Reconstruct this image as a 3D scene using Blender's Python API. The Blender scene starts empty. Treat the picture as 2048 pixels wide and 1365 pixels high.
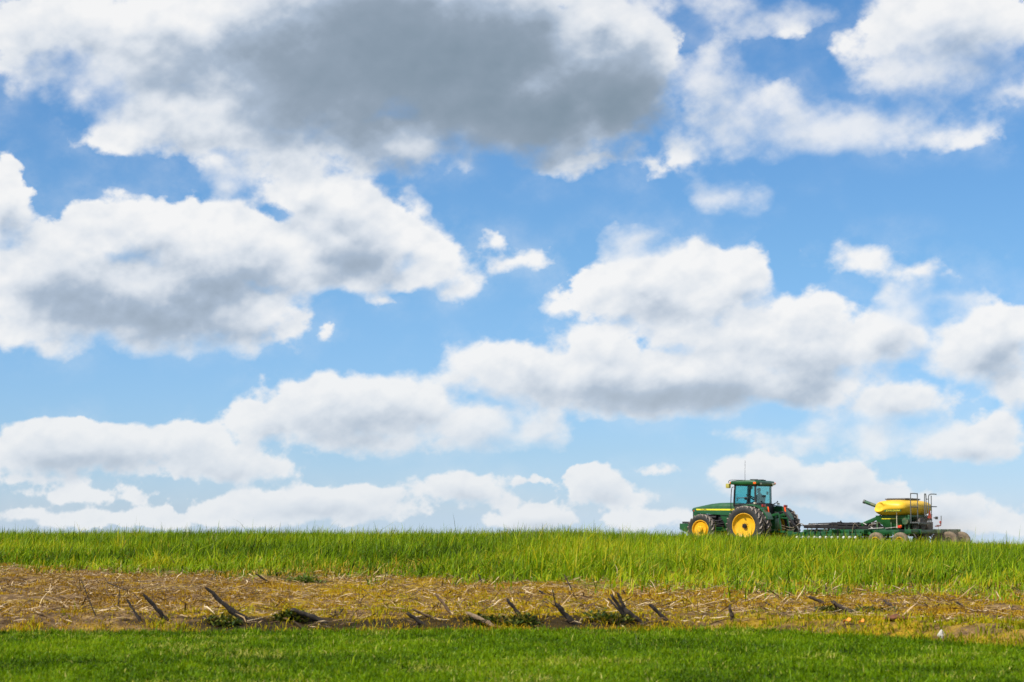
import bpy, bmesh, math, random
import numpy as np
from mathutils import Vector, Matrix

# ------------------------------------------------------------------ camera
SC = bpy.context.scene
COL = SC.collection
FPX = 3982.0            # focal length in pixels of the 2048 wide photograph (70 mm on 36 mm)
ZC = 0.70               # eye height above the lawn
HOR = 1065.0            # level horizon, pixel row
PITCH = math.atan((HOR - 682.5) / FPX)
cam_d = bpy.data.cameras.new("camera")
cam_d.lens = 70.0
cam_d.sensor_width = 36.0
cam_d.clip_start = 0.05
cam_d.clip_end = 20000
cam_d.dof.use_dof = True
cam_d.dof.focus_distance = 30.0
cam_d.dof.aperture_fstop = 6.3
cam = bpy.data.objects.new("camera", cam_d)
COL.objects.link(cam)
cam.location = (0, 0, ZC)
cam.rotation_euler = (math.pi / 2 + PITCH, 0, 0)
SC.camera = cam

# ------------------------------------------------------------------ exposure, sun, sky
SC.view_settings.view_transform = 'Standard'
SC.view_settings.look = 'None'
SC.view_settings.exposure = 0.30
SC.view_settings.gamma = 1.0
SUN_EL, SUN_AZ = math.radians(50), math.radians(-126)   # azimuth from +Y towards +X: left, a little behind the camera
sun_d = bpy.data.lights.new("sun", 'SUN')
sun_d.energy = 4.8
sun_d.angle = math.radians(0.55)
sun_d.color = (1.0, 0.955, 0.88)
sun = bpy.data.objects.new("sun", sun_d)
COL.objects.link(sun)
to_sun = Vector((math.sin(SUN_AZ) * math.cos(SUN_EL), math.cos(SUN_AZ) * math.cos(SUN_EL), math.sin(SUN_EL)))
sun.rotation_euler = to_sun.to_track_quat('Z', 'Y').to_euler()


def px_dir(px, py):
    """Direction in the world of a point of the photograph."""
    a, b = (px - 1024) / FPX, (682.5 - py) / FPX
    c, s = math.cos(PITCH), math.sin(PITCH)
    return Vector((a, c - b * s, s + b * c))


def sky_pt(px, py):
    """The same as (azimuth, slope) in milliradian-like sky units."""
    d = px_dir(px, py)
    return math.atan2(d.x, d.y) * FPX, d.z / math.hypot(d.x, d.y) * FPX


class NT:
    """Small helper for node trees."""
    def __init__(self, tree):
        self.t = tree
        self.n = tree.nodes
        self.l = tree.links

    def put(self, sock, v):
        if isinstance(v, bpy.types.NodeSocket):
            self.l.new(v, sock)
        elif v is not None:
            sock.default_value = v

    def math(self, op, a, b=None, c=None, clamp=False):
        n = self.n.new('ShaderNodeMath'); n.operation = op; n.use_clamp = clamp
        for i, v in enumerate((a, b, c)):
            self.put(n.inputs[i], v)
        return n.outputs[0]

    def vec(self, op, a, b=None, c=None):
        n = self.n.new('ShaderNodeVectorMath'); n.operation = op
        for i, v in enumerate((a, b, c)):
            if v is not None:
                self.put(n.inputs[i], v)
        return n.outputs['Value'] if op in ('LENGTH', 'DOT_PRODUCT') else n.outputs[0]

    def noise(self, vec, scale, detail=5, rough=0.5, color=False, dims='3D', dist=0.0):
        n = self.n.new('ShaderNodeTexNoise'); n.noise_dimensions = dims
        self.put(n.inputs['Vector'], vec)
        n.inputs['Scale'].default_value = scale
        n.inputs['Detail'].default_value = detail
        n.inputs['Roughness'].default_value = rough
        n.inputs['Distortion'].default_value = dist
        return n.outputs['Color' if color else 'Fac']

    def maprange(self, v, a, b, c=0.0, d=1.0, kind='LINEAR'):
        n = self.n.new('ShaderNodeMapRange'); n.interpolation_type = kind; n.clamp = True
        self.put(n.inputs[0], v)
        for i, x in enumerate((a, b, c, d)):
            self.put(n.inputs[i + 1], x)
        return n.outputs[0]

    def mix(self, f, a, b, blend='MIX'):
        n = self.n.new('ShaderNodeMix'); n.data_type = 'RGBA'; n.blend_type = blend
        self.put(n.inputs[0], f)
        self.put(n.inputs[6], a if isinstance(a, bpy.types.NodeSocket) else (*a, 1))
        self.put(n.inputs[7], b if isinstance(b, bpy.types.NodeSocket) else (*b, 1))
        return n.outputs[2]

    def ramp(self, f, stops):
        n = self.n.new('ShaderNodeValToRGB')
        self.put(n.inputs[0], f)
        e = n.color_ramp.elements
        while len(e) < len(stops):
            e.new(0.5)
        for k, (p, c) in zip(e, stops):
            k.position = p; k.color = (*c, 1) if len(c) == 3 else c
        return n.outputs[0]


# cloud banks: centre x, y and half-sizes in photograph pixels (they become fixed directions of the sky)
CLOUDS = [
    # overhead bank
    (780, 60, 430, 190), (1010, 190, 350, 140), (1210, 130, 165, 150), (600, 110, 300, 190), (410, 235, 225, 95), (560, 295, 130, 50),
    (760, 275, 250, 80), (1190, 315, 190, 36), (330, 100, 200, 130), (100, 60, 170, 90), (40, 130, 80, 50), (250, 275, 75, 42),
    (440, 325, 55, 45), (460, 370, 25, 35), (20, 185, 30, 40), (165, 200, 26, 22),
    # band to the right of it and the top right bank
    (1480, 245, 140, 48), (1660, 255, 160, 44), (1560, 225, 120, 40), (1780, 140, 70, 50), (1860, 150, 120, 50), (1850, 250, 100, 40), (1445, 165, 50, 45), (1425, 115, 22, 40), (1350, 290, 40, 45),
    (1890, 50, 180, 95), (1750, 95, 60, 40), (2010, 180, 80, 30), (1590, 30, 110, 30), (1330, 8, 120, 25), (1480, 10, 90, 18),
    # large bank on the left
    (250, 455, 195, 70), (150, 575, 255, 105), (340, 610, 250, 90), (690, 470, 180, 115), (590, 400, 60, 50), (840, 535, 95, 50),
    (0, 400, 60, 85), (500, 510, 190, 100), (40, 655, 90, 50), (340, 675, 150, 32), (650, 672, 36, 26), (585, 660, 40, 30),
    (100, 690, 40, 25), (910, 580, 38, 20), (760, 602, 22, 10),
    # large bank on the right
    (1350, 575, 190, 75), (1240, 600, 110, 50), (1420, 665, 190, 50), (1600, 640, 110, 55), (1450, 550, 100, 60), (1300, 760, 330, 78), (1040, 745, 150, 62), (1580, 690, 230, 80),
    (1740, 670, 110, 65), (1560, 770, 190, 55), (1190, 690, 90, 30), (915, 765, 45, 25), (1800, 800, 110, 48), (1960, 700, 120, 70),
    (2010, 650, 70, 40), (1275, 478, 40, 22), (1350, 520, 90, 40), (2020, 770, 50, 40),
    # middle left
    (690, 825, 210, 72), (530, 840, 80, 50), (830, 805, 100, 45), (960, 850, 130, 48), (1070, 860, 65, 38), (720, 880, 180, 28),
    (200, 890, 200, 50), (90, 905, 140, 52), (370, 875, 80, 42), (440, 930, 170, 36), (60, 960, 110, 14), (150, 988, 130, 14),
    (40, 1030, 40, 14),
    # low, near the horizon
    (610, 1012, 240, 36), (760, 985, 70, 26), (480, 1035, 130, 24), (930, 978, 90, 30), (1010, 1000, 50, 18),
    (1190, 970, 85, 38), (1150, 945, 45, 18), (1260, 995, 60, 20), (1060, 958, 22, 10), (1060, 1035, 100, 26), (1290, 1035, 90, 22),
    (1500, 945, 100, 38), (1600, 970, 120, 40), (1680, 955, 80, 34), (1740, 1000, 120, 40), (1880, 1020, 130, 36), (1320, 945, 60, 12),
    (1620, 885, 90, 22), (1625, 857, 32, 12), (1760, 882, 45, 20), (1940, 885, 115, 38), (2010, 845, 60, 36), (1480, 868, 34, 8),
    (210, 1040, 120, 16), (310, 1035, 40, 16), (1980, 1050, 90, 22),
    # small scraps
    (1000, 490, 30, 24), (1050, 522, 55, 18), (1740, 510, 60, 26), (1830, 535, 60, 22), (1890, 553, 50, 14), (1790, 590, 34, 16),
    (1830, 618, 30, 14), (1445, 388, 14, 4), (1900, 595, 40, 8), (1603, 498, 10, 10),
]
# places where the cloud is thin and frays into the blue
SOFTS = [(1650, 250, 420, 120, 1), (1900, 160, 260, 150, .8), (1450, 150, 120, 110, 1), (1500, 20, 320, 60, .9), (140, 190, 190, 90, .7),
         (450, 365, 90, 60, .9), (1460, 400, 140, 110, 1), (2030, 490, 60, 60, 1), (1860, 600, 130, 60, 1), (1700, 870, 280, 60, .7),
         (1280, 480, 110, 60, .8), (1040, 870, 160, 60, .5)]
SUN_STEP = (-22.0, 62.0, 0.0)
# grey undersides: centre, half-sizes, strength
GREYS = [
    (880, 130, 500, 240, .29), (1020, 200, 450, 130, .23), (640, 60, 300, 190, .16), (1200, 240, 290, 90, .22), (760, 300, 260, 80, .16), (980, 40, 300, 150, .10),
    (1050, 60, 160, 130, .18), (1250, 215, 120, 60, .2), (1130, 330, 260, 30, .18), (130, 80, 200, 60, .14), (320, 280, 130, 60, .08),
    (250, 565, 300, 120, 0.15), (440, 605, 250, 85, 0.17), (120, 470, 100, 60, 0.06), (720, 510, 130, 50, 0.10), (380, 665, 230, 50, 0.10),
    (20, 430, 50, 50, 0.12), (800, 570, 130, 36, 0.10), (560, 690, 150, 40, 0.05),
    (1330, 800, 330, 48, 0.23), (1560, 790, 170, 40, 0.16), (1450, 625, 160, 30, 0.08), (1800, 820, 110, 26, 0.13), (1250, 745, 200, 30, 0.06),
    (1750, 665, 70, 30, 0.07), (1900, 80, 200, 80, 0.08), (1600, 275, 260, 22, 0.05), (2000, 740, 90, 50, 0.07),
    (560, 865, 90, 30, 0.15), (760, 895, 230, 24, 0.16), (800, 835, 90, 24, 0.06), (280, 935, 230, 28, 0.18), (60, 962, 150, 18, 0.18), (90, 925, 120, 20, 0.06),
    (760, 1030, 200, 20, 0.10), (960, 1000, 110, 18, 0.09), (1210, 1000, 90, 16, 0.12), (1700, 1010, 220, 30, 0.12), (1900, 910, 120, 18, 0.07),
    (1600, 1000, 180, 24, 0.09), (1080, 1050, 200, 16, 0.07),
]


def build_world():
    w = bpy.data.worlds.new("World")
    SC.world = w
    w.use_nodes = True
    w.cycles.sampling_method = 'MANUAL'
    w.cycles.sample_map_resolution = 512
    t = NT(w.node_tree)
    t.n.clear()
    out = t.n.new('ShaderNodeOutputWorld')
    bg = t.n.new('ShaderNodeBackground')
    t.l.new(bg.outputs[0], out.inputs[0])
    tc = t.n.new('ShaderNodeTexCoord')
    d = tc.outputs['Generated']
    sp = t.n.new('ShaderNodeSeparateXYZ'); t.l.new(d, sp.inputs[0])
    x, y, z = sp.outputs
    # physical sky, never asked below the horizon
    cx = t.n.new('ShaderNodeCombineXYZ')
    t.put(cx.inputs[0], x); t.put(cx.inputs[1], y); t.put(cx.inputs[2], t.math('MAXIMUM', z, 0.012))
    sky = t.n.new('ShaderNodeTexSky')
    sky.sky_type = 'NISHITA'
    sky.sun_disc = False
    sky.sun_elevation = SUN_EL
    sky.sun_rotation = SUN_AZ
    sky.altitude = 200
    sky.air_density = 1.0
    sky.dust_density = 0.25
    sky.ozone_density = 3.0
    t.l.new(cx.outputs[0], sky.inputs[0])
    # sky coordinates
    hyp = t.math('SQRT', t.math('ADD', t.math('MULTIPLY', x, x), t.math('MULTIPLY', y, y)))
    slope = t.math('DIVIDE', z, t.math('MAXIMUM', hyp, 0.02))
    az = t.math('ARCTAN2', x, y)
    cp = t.n.new('ShaderNodeCombineXYZ')
    t.put(cp.inputs[0], t.math('MULTIPLY', az, FPX)); t.put(cp.inputs[1], t.math('MULTIPLY', slope, FPX))
    P = cp.outputs[0]
    # deep blue higher up as in the photograph
    hz = t.maprange(slope, 0.0, 0.27)
    grade = t.ramp(hz, SKY_GRADE)
    skyc = t.mix(1.0, sky.outputs[0], grade, 'MULTIPLY')
    # billowing edges: two scales of warp, finer towards the horizon where clouds are farther
    rot = t.n.new('ShaderNodeCombineXYZ')
    px, py = t.math('MULTIPLY', az, FPX), t.math('MULTIPLY', slope, FPX)
    t.put(rot.inputs[0], t.math('MULTIPLY_ADD', py, 0.68, t.math('MULTIPLY', px, 0.82)))
    t.put(rot.inputs[1], t.math('MULTIPLY_ADD', px, -0.57, t.math('MULTIPLY', py, 0.98)))
    rot.inputs[2].default_value = 137.3
    P2 = rot.outputs[0]
    amp = t.maprange(slope, 0.0, 0.17, 0.22, 1.0)
    ampv = t.n.new('ShaderNodeCombineXYZ')
    t.put(ampv.inputs[0], t.math('MULTIPLY_ADD', amp, 0.6, 0.4)); t.put(ampv.inputs[1], amp)
    ampv = ampv.outputs[0]
    wa = t.noise(P2, 1 / 150, 3, .5, color=True)
    Pw = t.vec('MULTIPLY_ADD', t.vec('SUBTRACT', wa, (.5, .5, .5)), t.vec('MULTIPLY', ampv, (95, 85, 0)), P)
    Pg = t.vec('MULTIPLY_ADD', t.vec('SUBTRACT', wa, (.5, .5, .5)), t.vec('MULTIPLY', ampv, (150, 90, 0)), P)
    wb = t.noise(P2, 1 / 48, 7, .53, color=True)
    Pw = t.vec('MULTIPLY_ADD', t.vec('SUBTRACT', wb, (.5, .5, .5)), t.vec('MULTIPLY', ampv, (50, 46, 0)), Pw)
    def field(Q, blobs):
        f = None
        for (cx_, cy_, rx, ry) in blobs:
            u, v = sky_pt(cx_, cy_)
            q = t.vec('LENGTH', t.vec('MULTIPLY_ADD', Q, (1 / rx, 1 / ry, 0), (-u / rx, -v / ry, 0)))
            m = min(rx, ry)
            g = t.math('MULTIPLY_ADD', q, m, -m)
            f = g if f is None else t.math('SMOOTH_MIN', f, g, 26.0)
        return f
    sdf = field(Pw, CLOUDS)
    # how much cloud stands between this point and the sun, up and to the left
    off = t.vec('MULTIPLY', ampv, SUN_STEP)
    sdf_up = field(t.vec('ADD', Pw, off), [c for c in CLOUDS if min(c[2], c[3]) > 24])
    # elsewhere in the sky: fair weather cumulus without a plan
    far = t.math('MAXIMUM', t.maprange(t.math('ABSOLUTE', az), 0.275, 0.34, 1, 0), 0.0)
    inside = t.math('MULTIPLY', far, t.maprange(slope, 0.30, 0.40, 1, 0))
    inside = t.math('MULTIPLY', inside, t.math('GREATER_THAN', y, 0.0))
    zz = t.math('MAXIMUM', t.math('ADD', z, 0.12), 0.06)
    cz = t.n.new('ShaderNodeCombineXYZ')
    t.put(cz.inputs[0], t.math('DIVIDE', x, zz)); t.put(cz.inputs[1], t.math('DIVIDE', y, zz))
    ge = t.noise(cz.outputs[0], 1.5, 6, .55, dims='2D')
    gen = t.math('MULTIPLY_ADD', t.math('SUBTRACT', 0.50, ge), 900.0, t.math('MULTIPLY', inside, 2000.0))
    sdf = t.math('MINIMUM', sdf, gen)
    fb = t.noise(P2, 1 / 110, 9, .51)
    up2 = t.n.new('ShaderNodeCombineXYZ')
    ox, oy = t.math('MULTIPLY', amp, SUN_STEP[0] * .82 + SUN_STEP[1] * .68), t.math('MULTIPLY', amp, -SUN_STEP[0] * .57 + SUN_STEP[1] * .98)
    t.put(up2.inputs[0], ox); t.put(up2.inputs[1], oy)
    fu = t.noise(t.vec('ADD', P2, up2.outputs[0]), 1 / 110, 4, .5)
    ra = t.noise(P2, 1 / 105, 3, .48)
    rb = t.noise(t.vec('ADD', P2, (8, 38, 0)), 1 / 105, 3, .48)
    Pl = t.vec('MULTIPLY', P2, (1, 1.15, 1.3))
    rc = t.noise(Pl, 1 / 48, 3, .5)
    rd = t.noise(t.vec('ADD', Pl, (6, 20, 0)), 1 / 48, 3, .5)
    grey = None
    for (cx_, cy_, rx, ry, a) in GREYS:
        u, v = sky_pt(cx_, cy_)
        rx *= 1.35; ry *= 1.35
        q = t.vec('LENGTH', t.vec('MULTIPLY_ADD', Pg, (1 / rx, 1 / ry, 0), (-u / rx, -v / ry, 0)))
        g = t.maprange(q, 0.0, 1.0, a, 0.0, 'SMOOTHSTEP')
        grey = g if grey is None else t.math('ADD', grey, g)
    soft = t.noise(P2, 1 / 300, 2, .5)
    soften = None
    for (cx_, cy_, rx, ry, a) in SOFTS:
        u, v = sky_pt(cx_, cy_)
        q = t.vec('LENGTH', t.vec('MULTIPLY_ADD', Pg, (1 / rx, 1 / ry, 0), (-u / rx, -v / ry, 0)))
        g = t.maprange(q, .35, 1.0, a, 0.0, 'SMOOTHSTEP')
        soften = g if soften is None else t.math('MAXIMUM', soften, g)
    rag = t.math('MULTIPLY_ADD', soften, 90.0, 150.0)
    dn = t.math('MULTIPLY_ADD', t.math('MULTIPLY', t.math('SUBTRACT', fb, 0.5), amp), t.math('MULTIPLY', rag, -1.0), sdf)
    fl = t.noise(P2, 1 / 36, 6, .55)
    dn = t.math('MULTIPLY_ADD', t.math('MULTIPLY', t.math('SUBTRACT', fl, 0.5), t.math('SUBTRACT', 1.12, amp)), -42.0, dn)
    dup = t.math('MULTIPLY_ADD', t.math('MULTIPLY', t.math('SUBTRACT', fu, 0.5), amp), -170.0, sdf_up)
    reach = t.math('MULTIPLY_ADD', amp, 92.0, 26.0)
    cover = t.maprange(t.math('DIVIDE', dup, reach), .18, -1.20, 0, 1, 'SMOOTHSTEP')
    wid = t.math('ADD', t.maprange(soft, .40, .66, 6, 20), t.math('MULTIPLY', cover, 34.0))
    wid = t.math('MULTIPLY_ADD', soften, 46.0, wid)
    wid = t.math('MULTIPLY', wid, t.math('MULTIPLY_ADD', amp, 0.90, 0.10))
    alpha = t.maprange(dn, t.math('MULTIPLY', wid, 0.9), t.math('MULTIPLY', wid, -1.2), 0, 1, 'SMOOTHSTEP')
    alpha = t.math('MULTIPLY', alpha, t.math('MULTIPLY_ADD', soften, -.16, 1.0))
    veil = t.maprange(dn, t.math('MULTIPLY_ADD', amp, 70.0, 16.0), -10.0, 0.0, 1.0)
    veil = t.math('MULTIPLY', t.math('MULTIPLY', veil, veil), t.maprange(t.noise(P2, 1 / 170, 7, .62), .44, .70, .0, .38))
    alpha = t.math('MAXIMUM', alpha, veil)
    relief = t.math('ADD', t.math('MULTIPLY', t.math('SUBTRACT', rb, ra), t.math('MULTIPLY_ADD', amp, .8, .2)),
                    t.math('MULTIPLY', t.math('SUBTRACT', rd, rc), t.math('MULTIPLY_ADD', amp, -.35, .75)))
    calm = t.maprange(grey, .15, .8, .44, .16)
    shade = t.math('MULTIPLY_ADD', cover, 0.40, t.math('MULTIPLY', grey, t.maprange(cover, 0, .7, .55, 1.0)))
    shade = t.math('MULTIPLY_ADD', relief, calm, shade)
    shade = t.math('MAXIMUM', t.math('MINIMUM', shade, 1.0), 0.0)
    ccol = t.ramp(shade, CLOUD_RAMP)
    low = t.maprange(slope, 0.0, 0.11, 0.50, 0.0)
    ccol = t.mix(low, ccol, (.70, .76, .82))
    S = 0.12
    both = t.mix(t.math('MULTIPLY', alpha, 0.97), skyc, t.vec('MULTIPLY', ccol, (1 / S, 1 / S, 1 / S)))
    t.put(bg.inputs[0], both)
    bg.inputs[1].default_value = S * 0.812          # the picture is exposed a third of a stop up


SKY_GRADE = [(0, (.66, .82, 1.28)), (.15, (.58, .77, 1.12)), (.5, (.57, .82, 1.04)), (1, (.50, .81, 1.05))]
CLOUD_RAMP = [(0, (.93, .93, .93)), (.2, (.73, .775, .835)), (.44, (.42, .505, .62)), (.68, (.30, .37, .455)), (1, (.225, .295, .365))]
build_world()

# ------------------------------------------------------------------ tags and mesh helpers
def tag(o, label=None, cat=None, group=None, kind=None):
    for k, v in (("label", label), ("category", cat), ("group", group), ("kind", kind)):
        if v:
            o[k] = v
    return o


def raw_mesh(name, verts, loops, starts, mats=(), smooth=False, attrs=None, mat_idx=None):
    me = bpy.data.meshes.new(name)
    me.vertices.add(len(verts)); me.vertices.foreach_set("co", np.ascontiguousarray(verts, dtype=np.float32).ravel())
    me.loops.add(len(loops)); me.loops.foreach_set("vertex_index", np.ascontiguousarray(loops, dtype=np.int32))
    me.polygons.add(len(starts)); me.polygons.foreach_set("loop_start", np.ascontiguousarray(starts, dtype=np.int32))
    if mat_idx is not None:
        me.polygons.foreach_set("material_index", np.ascontiguousarray(mat_idx, dtype=np.int32))
    me.update(calc_edges=True)
    me.polygons.foreach_set("use_smooth", np.full(len(starts), bool(smooth)))
    for k, v in (attrs or {}).items():
        a = me.attributes.new(k, 'FLOAT', 'POINT')
        a.data.foreach_set("value", np.ascontiguousarray(v, dtype=np.float32))
    for m in mats:
        me.materials.append(m)
    return me


def link(name, me, parent=None):
    o = bpy.data.objects.new(name, me)
    COL.objects.link(o)
    if parent is not None:
        o.parent = parent
    return o


def value_noise(x, y, scale, seed=0, octaves=3):
    """Smooth noise 0..1 for numpy arrays."""
    out = np.zeros_like(x, dtype=np.float64); amp, tot = 1.0, 0.0
    for k in range(octaves):
        u, v = x / scale * 2 ** k + 17.3 * seed + 5.1 * k, y / scale * 2 ** k - 9.7 * seed + 3.7 * k
        i, j = np.floor(u), np.floor(v)
        f, g = u - i, v - j
        f, g = f * f * (3 - 2 * f), g * g * (3 - 2 * g)

        def h(a, b):
            s = np.sin(a * 127.1 + b * 311.7 + seed * 74.7) * 43758.5453
            return s - np.floor(s)
        n = (h(i, j) * (1 - f) + h(i + 1, j) * f) * (1 - g) + (h(i, j + 1) * (1 - f) + h(i + 1, j + 1) * f) * g
        out += n * amp; tot += amp; amp *= 0.5
    return out / tot


def sstep(a, b, v):
    t = np.clip((v - a) / (b - a), 0, 1)
    return t * t * (3 - 2 * t)


# ------------------------------------------------------------------ lie of the land
CREST_S = [-.5, -.257, -.13, 0, .1, .13, .17, .2, .23, .257, .5]
CREST_Z = [.30, .30, .28, .245, .175, .13, .03, -.03, -.10, -.13, -.16]
EDGE_S = [-.6, -.257, -.19, -.13, -.06, 0, .06, .13, .257, .6]      # where the standing crop begins
EDGE_Y = [36, 34.5, 31, 28.5, 27.0, 25.2, 23.6, 22.2, 21.2, 21.0]
LAWN_S = [-.6, -.257, -.13, 0, .12, .17, .207, .257, .6]            # where the mown lawn ends
LAWN_Y = [13.5, 13.6, 13.9, 14.0, 14.0, 13.4, 12.7, 11.9, 8.5]


def crop_edge(s): return np.interp(s, EDGE_S, EDGE_Y)
def lawn_edge(s): return np.interp(s, LAWN_S, LAWN_Y)


def ground_z(x, y):
    x = np.asarray(x, float); y = np.asarray(y, float)
    yy = np.maximum(y, 8.0)
    s = x / yy
    z = np.interp(s, CREST_S, CREST_Z) * sstep(20, 68, y)
    z = z - 0.06 * sstep(70, 88, y) - np.maximum(y - 112, 0) * 0.013
    le = lawn_edge(s)
    field = sstep(0.05, 0.5, y - le)
    z = z + 0.05 * sstep(.3, .7, y - le) * sstep(2.5, 1.0, y - le) + field * (0.035 + 0.09 * (value_noise(x, y, 1.1, 3) - .5) + 0.10 * (value_noise(x, y, .30, 5) - .5)) * sstep(120, 60, y)
    z = z + (1 - field) * 0.012 * (value_noise(x, y, .8, 8) - .5)
    return z


def ground_hit(px, py):
    """Ground point seen at a point of the photograph."""
    d = px_dir(px, py); d = np.array(d)
    t = np.linspace(6, 110, 6000) / d[1]
    zz = ZC + d[2] * t
    below = np.nonzero(zz < ground_z(d[0] * t, d[1] * t))[0]
    k = t[below[0]] if len(below) else 70.0
    x, y = d[0] * k, d[1] * k
    return Vector((x, y, float(ground_z(x, y))))


def at_depth(px, py, y):
    d = px_dir(px, py)
    k = y / d.y
    return Vector((d.x * k, y, ZC + d.z * k))


# ------------------------------------------------------------------ materials
def new_mat(name):
    m = bpy.data.materials.new(name); m.use_nodes = True
    t = NT(m.node_tree)
    return m, t, t.n['Principled BSDF']


def paint(name, col, rough=0.4, metal=0.0, var=0.12, scale=6.0, bump=0.0, dust=None, dust_amt=0.0, coat=0.0, spec=0.5):
    m, t, b = new_mat(name)
    tc = t.n.new('ShaderNodeTexCoord').outputs['Object']
    n = t.noise(tc, scale, 5, .6)
    lo, hi = tuple(c * (1 - var) for c in col), tuple(min(1, c * (1 + var)) for c in col)
    c = t.mix(t.maprange(n, .35, .65), lo, hi)
    if dust:
        n2 = t.noise(tc, 2.3, 6, .65)
        c = t.mix(t.maprange(n2, .62 - dust_amt * .4, .75 - dust_amt * .2, 0, min(1, dust_amt * 1.4)), c, dust)
    t.put(b.inputs['Base Color'], c)
    t.put(b.inputs['Roughness'], t.maprange(n, .3, .7, rough * .85, min(1, rough * 1.2)))
    b.inputs['Metallic'].default_value = metal
    b.inputs['Coat Weight'].default_value = coat
    b.inputs['Specular IOR Level'].default_value = spec
    if bump:
        bp = t.n.new('ShaderNodeBump'); bp.inputs['Strength'].default_value = bump; bp.inputs['Distance'].default_value = 0.01
        t.put(bp.inputs['Height'], t.noise(tc, scale * 5, 6, .65)); t.put(b.inputs['Normal'], bp.outputs[0])
    return m


def leaf_mat(name, stops, rough=0.45, trans=0.45, tcol=(1.2, 1.1, .4), spec=0.18):
    """Thin leaves: colour from the blade's own tint, light passes through."""
    m, t, b = new_mat(name)
    at = t.n.new('ShaderNodeAttribute'); at.attribute_name = 'tint'
    c = t.ramp(at.outputs['Fac'], stops)
    t.put(b.inputs['Base Color'], c)
    b.inputs['Roughness'].default_value = rough
    b.inputs['Specular IOR Level'].default_value = spec
    tr = t.n.new('ShaderNodeBsdfTranslucent')
    t.put(tr.inputs[0], t.vec('MULTIPLY', c, tcol))
    mx = t.n.new('ShaderNodeMixShader'); mx.inputs[0].default_value = trans
    t.l.new(b.outputs[0], mx.inputs[1]); t.l.new(tr.outputs[0], mx.inputs[2])
    t.l.new(mx.outputs[0], t.n['Material Output'].inputs[0])
    return m


def ground_mat():
    m, t, b = new_mat("soil_and_turf")
    tc = t.n.new('ShaderNodeTexCoord').outputs['Object']
    at = t.n.new('ShaderNodeAttribute'); at.attribute_name = 'zone'          # 0 lawn, 1 stubble strip, 2 crop
    z = t.math('ADD', at.outputs['Fac'], t.math('MULTIPLY', t.math('SUBTRACT', t.noise(tc, 1.6, 5, .6), .5), .7))
    n1 = t.noise(tc, 2.2, 6, .6); n2 = t.noise(tc, 14, 6, .7); n3 = t.noise(tc, 60, 4, .7)
    lawn = t.ramp(t.maprange(n2, .3, .7), [(0, (.022, .045, .004)), (.6, (.05, .10, .008)), (1, (.10, .11, .02))])
    soil = t.ramp(t.maprange(n2, .28, .72), [(0, (.05, .030, .016)), (.35, (.13, .080, .038)), (.7, (.26, .165, .070)), (1, (.42, .31, .17))])
    moss = t.ramp(t.maprange(n3, .3, .7), [(0, (.14, .085, .008)), (.5, (.34, .21, .012)), (1, (.46, .32, .02))])
    sx = t.n.new('ShaderNodeSeparateXYZ'); t.l.new(tc, sx.inputs[0])
    side = t.maprange(t.math('DIVIDE', sx.outputs[0], sx.outputs[1]), -.2, -.04, -.05, .03)      # barer soil on the left
    strip = t.mix(t.maprange(t.math('ADD', n1, side), .45, .58), soil, moss)
    dark = t.noise(tc, 5.5, 4, .6)
    strip = t.mix(t.maprange(dark, .50, .62, 0, .85), strip, (.055, .032, .014))
    ar = t.n.new('ShaderNodeAttribute'); ar.attribute_name = 'edge_shade'
    strip = t.mix(t.maprange(t.math('MULTIPLY_ADD', t.math('SUBTRACT', dark, .5), 1.6, ar.outputs['Fac']), .22, .6, 0, .9), strip, (.017, .012, .006))  # shadow line behind the lawn edge, painted in as darker soil colour
    crop = t.mix(t.maprange(n1, .40, .62), (.17, .10, .03), (.16, .20, .02))
    c = t.mix(t.maprange(z, .35, .6), lawn, strip)
    c = t.mix(t.maprange(z, 1.35, 1.7), c, crop)
    t.put(b.inputs['Base Color'], c)
    b.inputs['Roughness'].default_value = .95
    b.inputs['Specular IOR Level'].default_value = .15
    bp = t.n.new('ShaderNodeBump'); bp.inputs['Strength'].default_value = .9; bp.inputs['Distance'].default_value = .03
    t.put(bp.inputs['Height'], t.math('ADD', n2, t.math('MULTIPLY', n3, .5)))
    t.put(b.inputs['Normal'], bp.outputs[0])
    return m


def build_ground():
    ys = np.concatenate([np.linspace(-40, 6, 12), np.arange(7, 11.5, .25), np.arange(11.5, 18, .06), np.arange(18, 30, .12), np.arange(30, 120, .8),
                         np.geomspace(121, 4500, 40)])
    si = np.linspace(-.42, .42, 700)
    so = np.array([.5, .65, .85, 1.2, 2, 4, 8])
    ss = np.concatenate([-so[::-1], si, so])
    W = np.maximum(ys, 8.0)
    X = W[:, None] * ss[None, :]; Y = np.repeat(ys[:, None], len(ss), 1)
    Z = ground_z(X, Y)
    s = X / np.maximum(Y, 8)
    zone = sstep(-.15, .15, Y - lawn_edge(s)) + sstep(-1.2, 1.0, Y - crop_edge(s))
    edge_shade = sstep(.05, .25, Y - lawn_edge(s)) * sstep(.95, .5, Y - lawn_edge(s)) * sstep(-.20, -.13, s) * sstep(.11, .07, s)  # mask for the painted shadow line along the lawn edge
    nr, nc = X.shape
    v = np.stack([X, Y, Z], -1).reshape(-1, 3)
    i = np.arange(nr * nc).reshape(nr, nc)
    q = np.stack([i[:-1, :-1], i[:-1, 1:], i[1:, 1:], i[1:, :-1]], -1).reshape(-1)
    me = raw_mesh("ground", v, q, np.arange(0, len(q), 4), [ground_mat()], True, {'zone': zone.ravel(), 'edge_shade': edge_shade.ravel()})
    tag(link("ground", me), "gently rising field ground with mown lawn in front and stubble strip behind", "ground", kind="structure")


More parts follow.
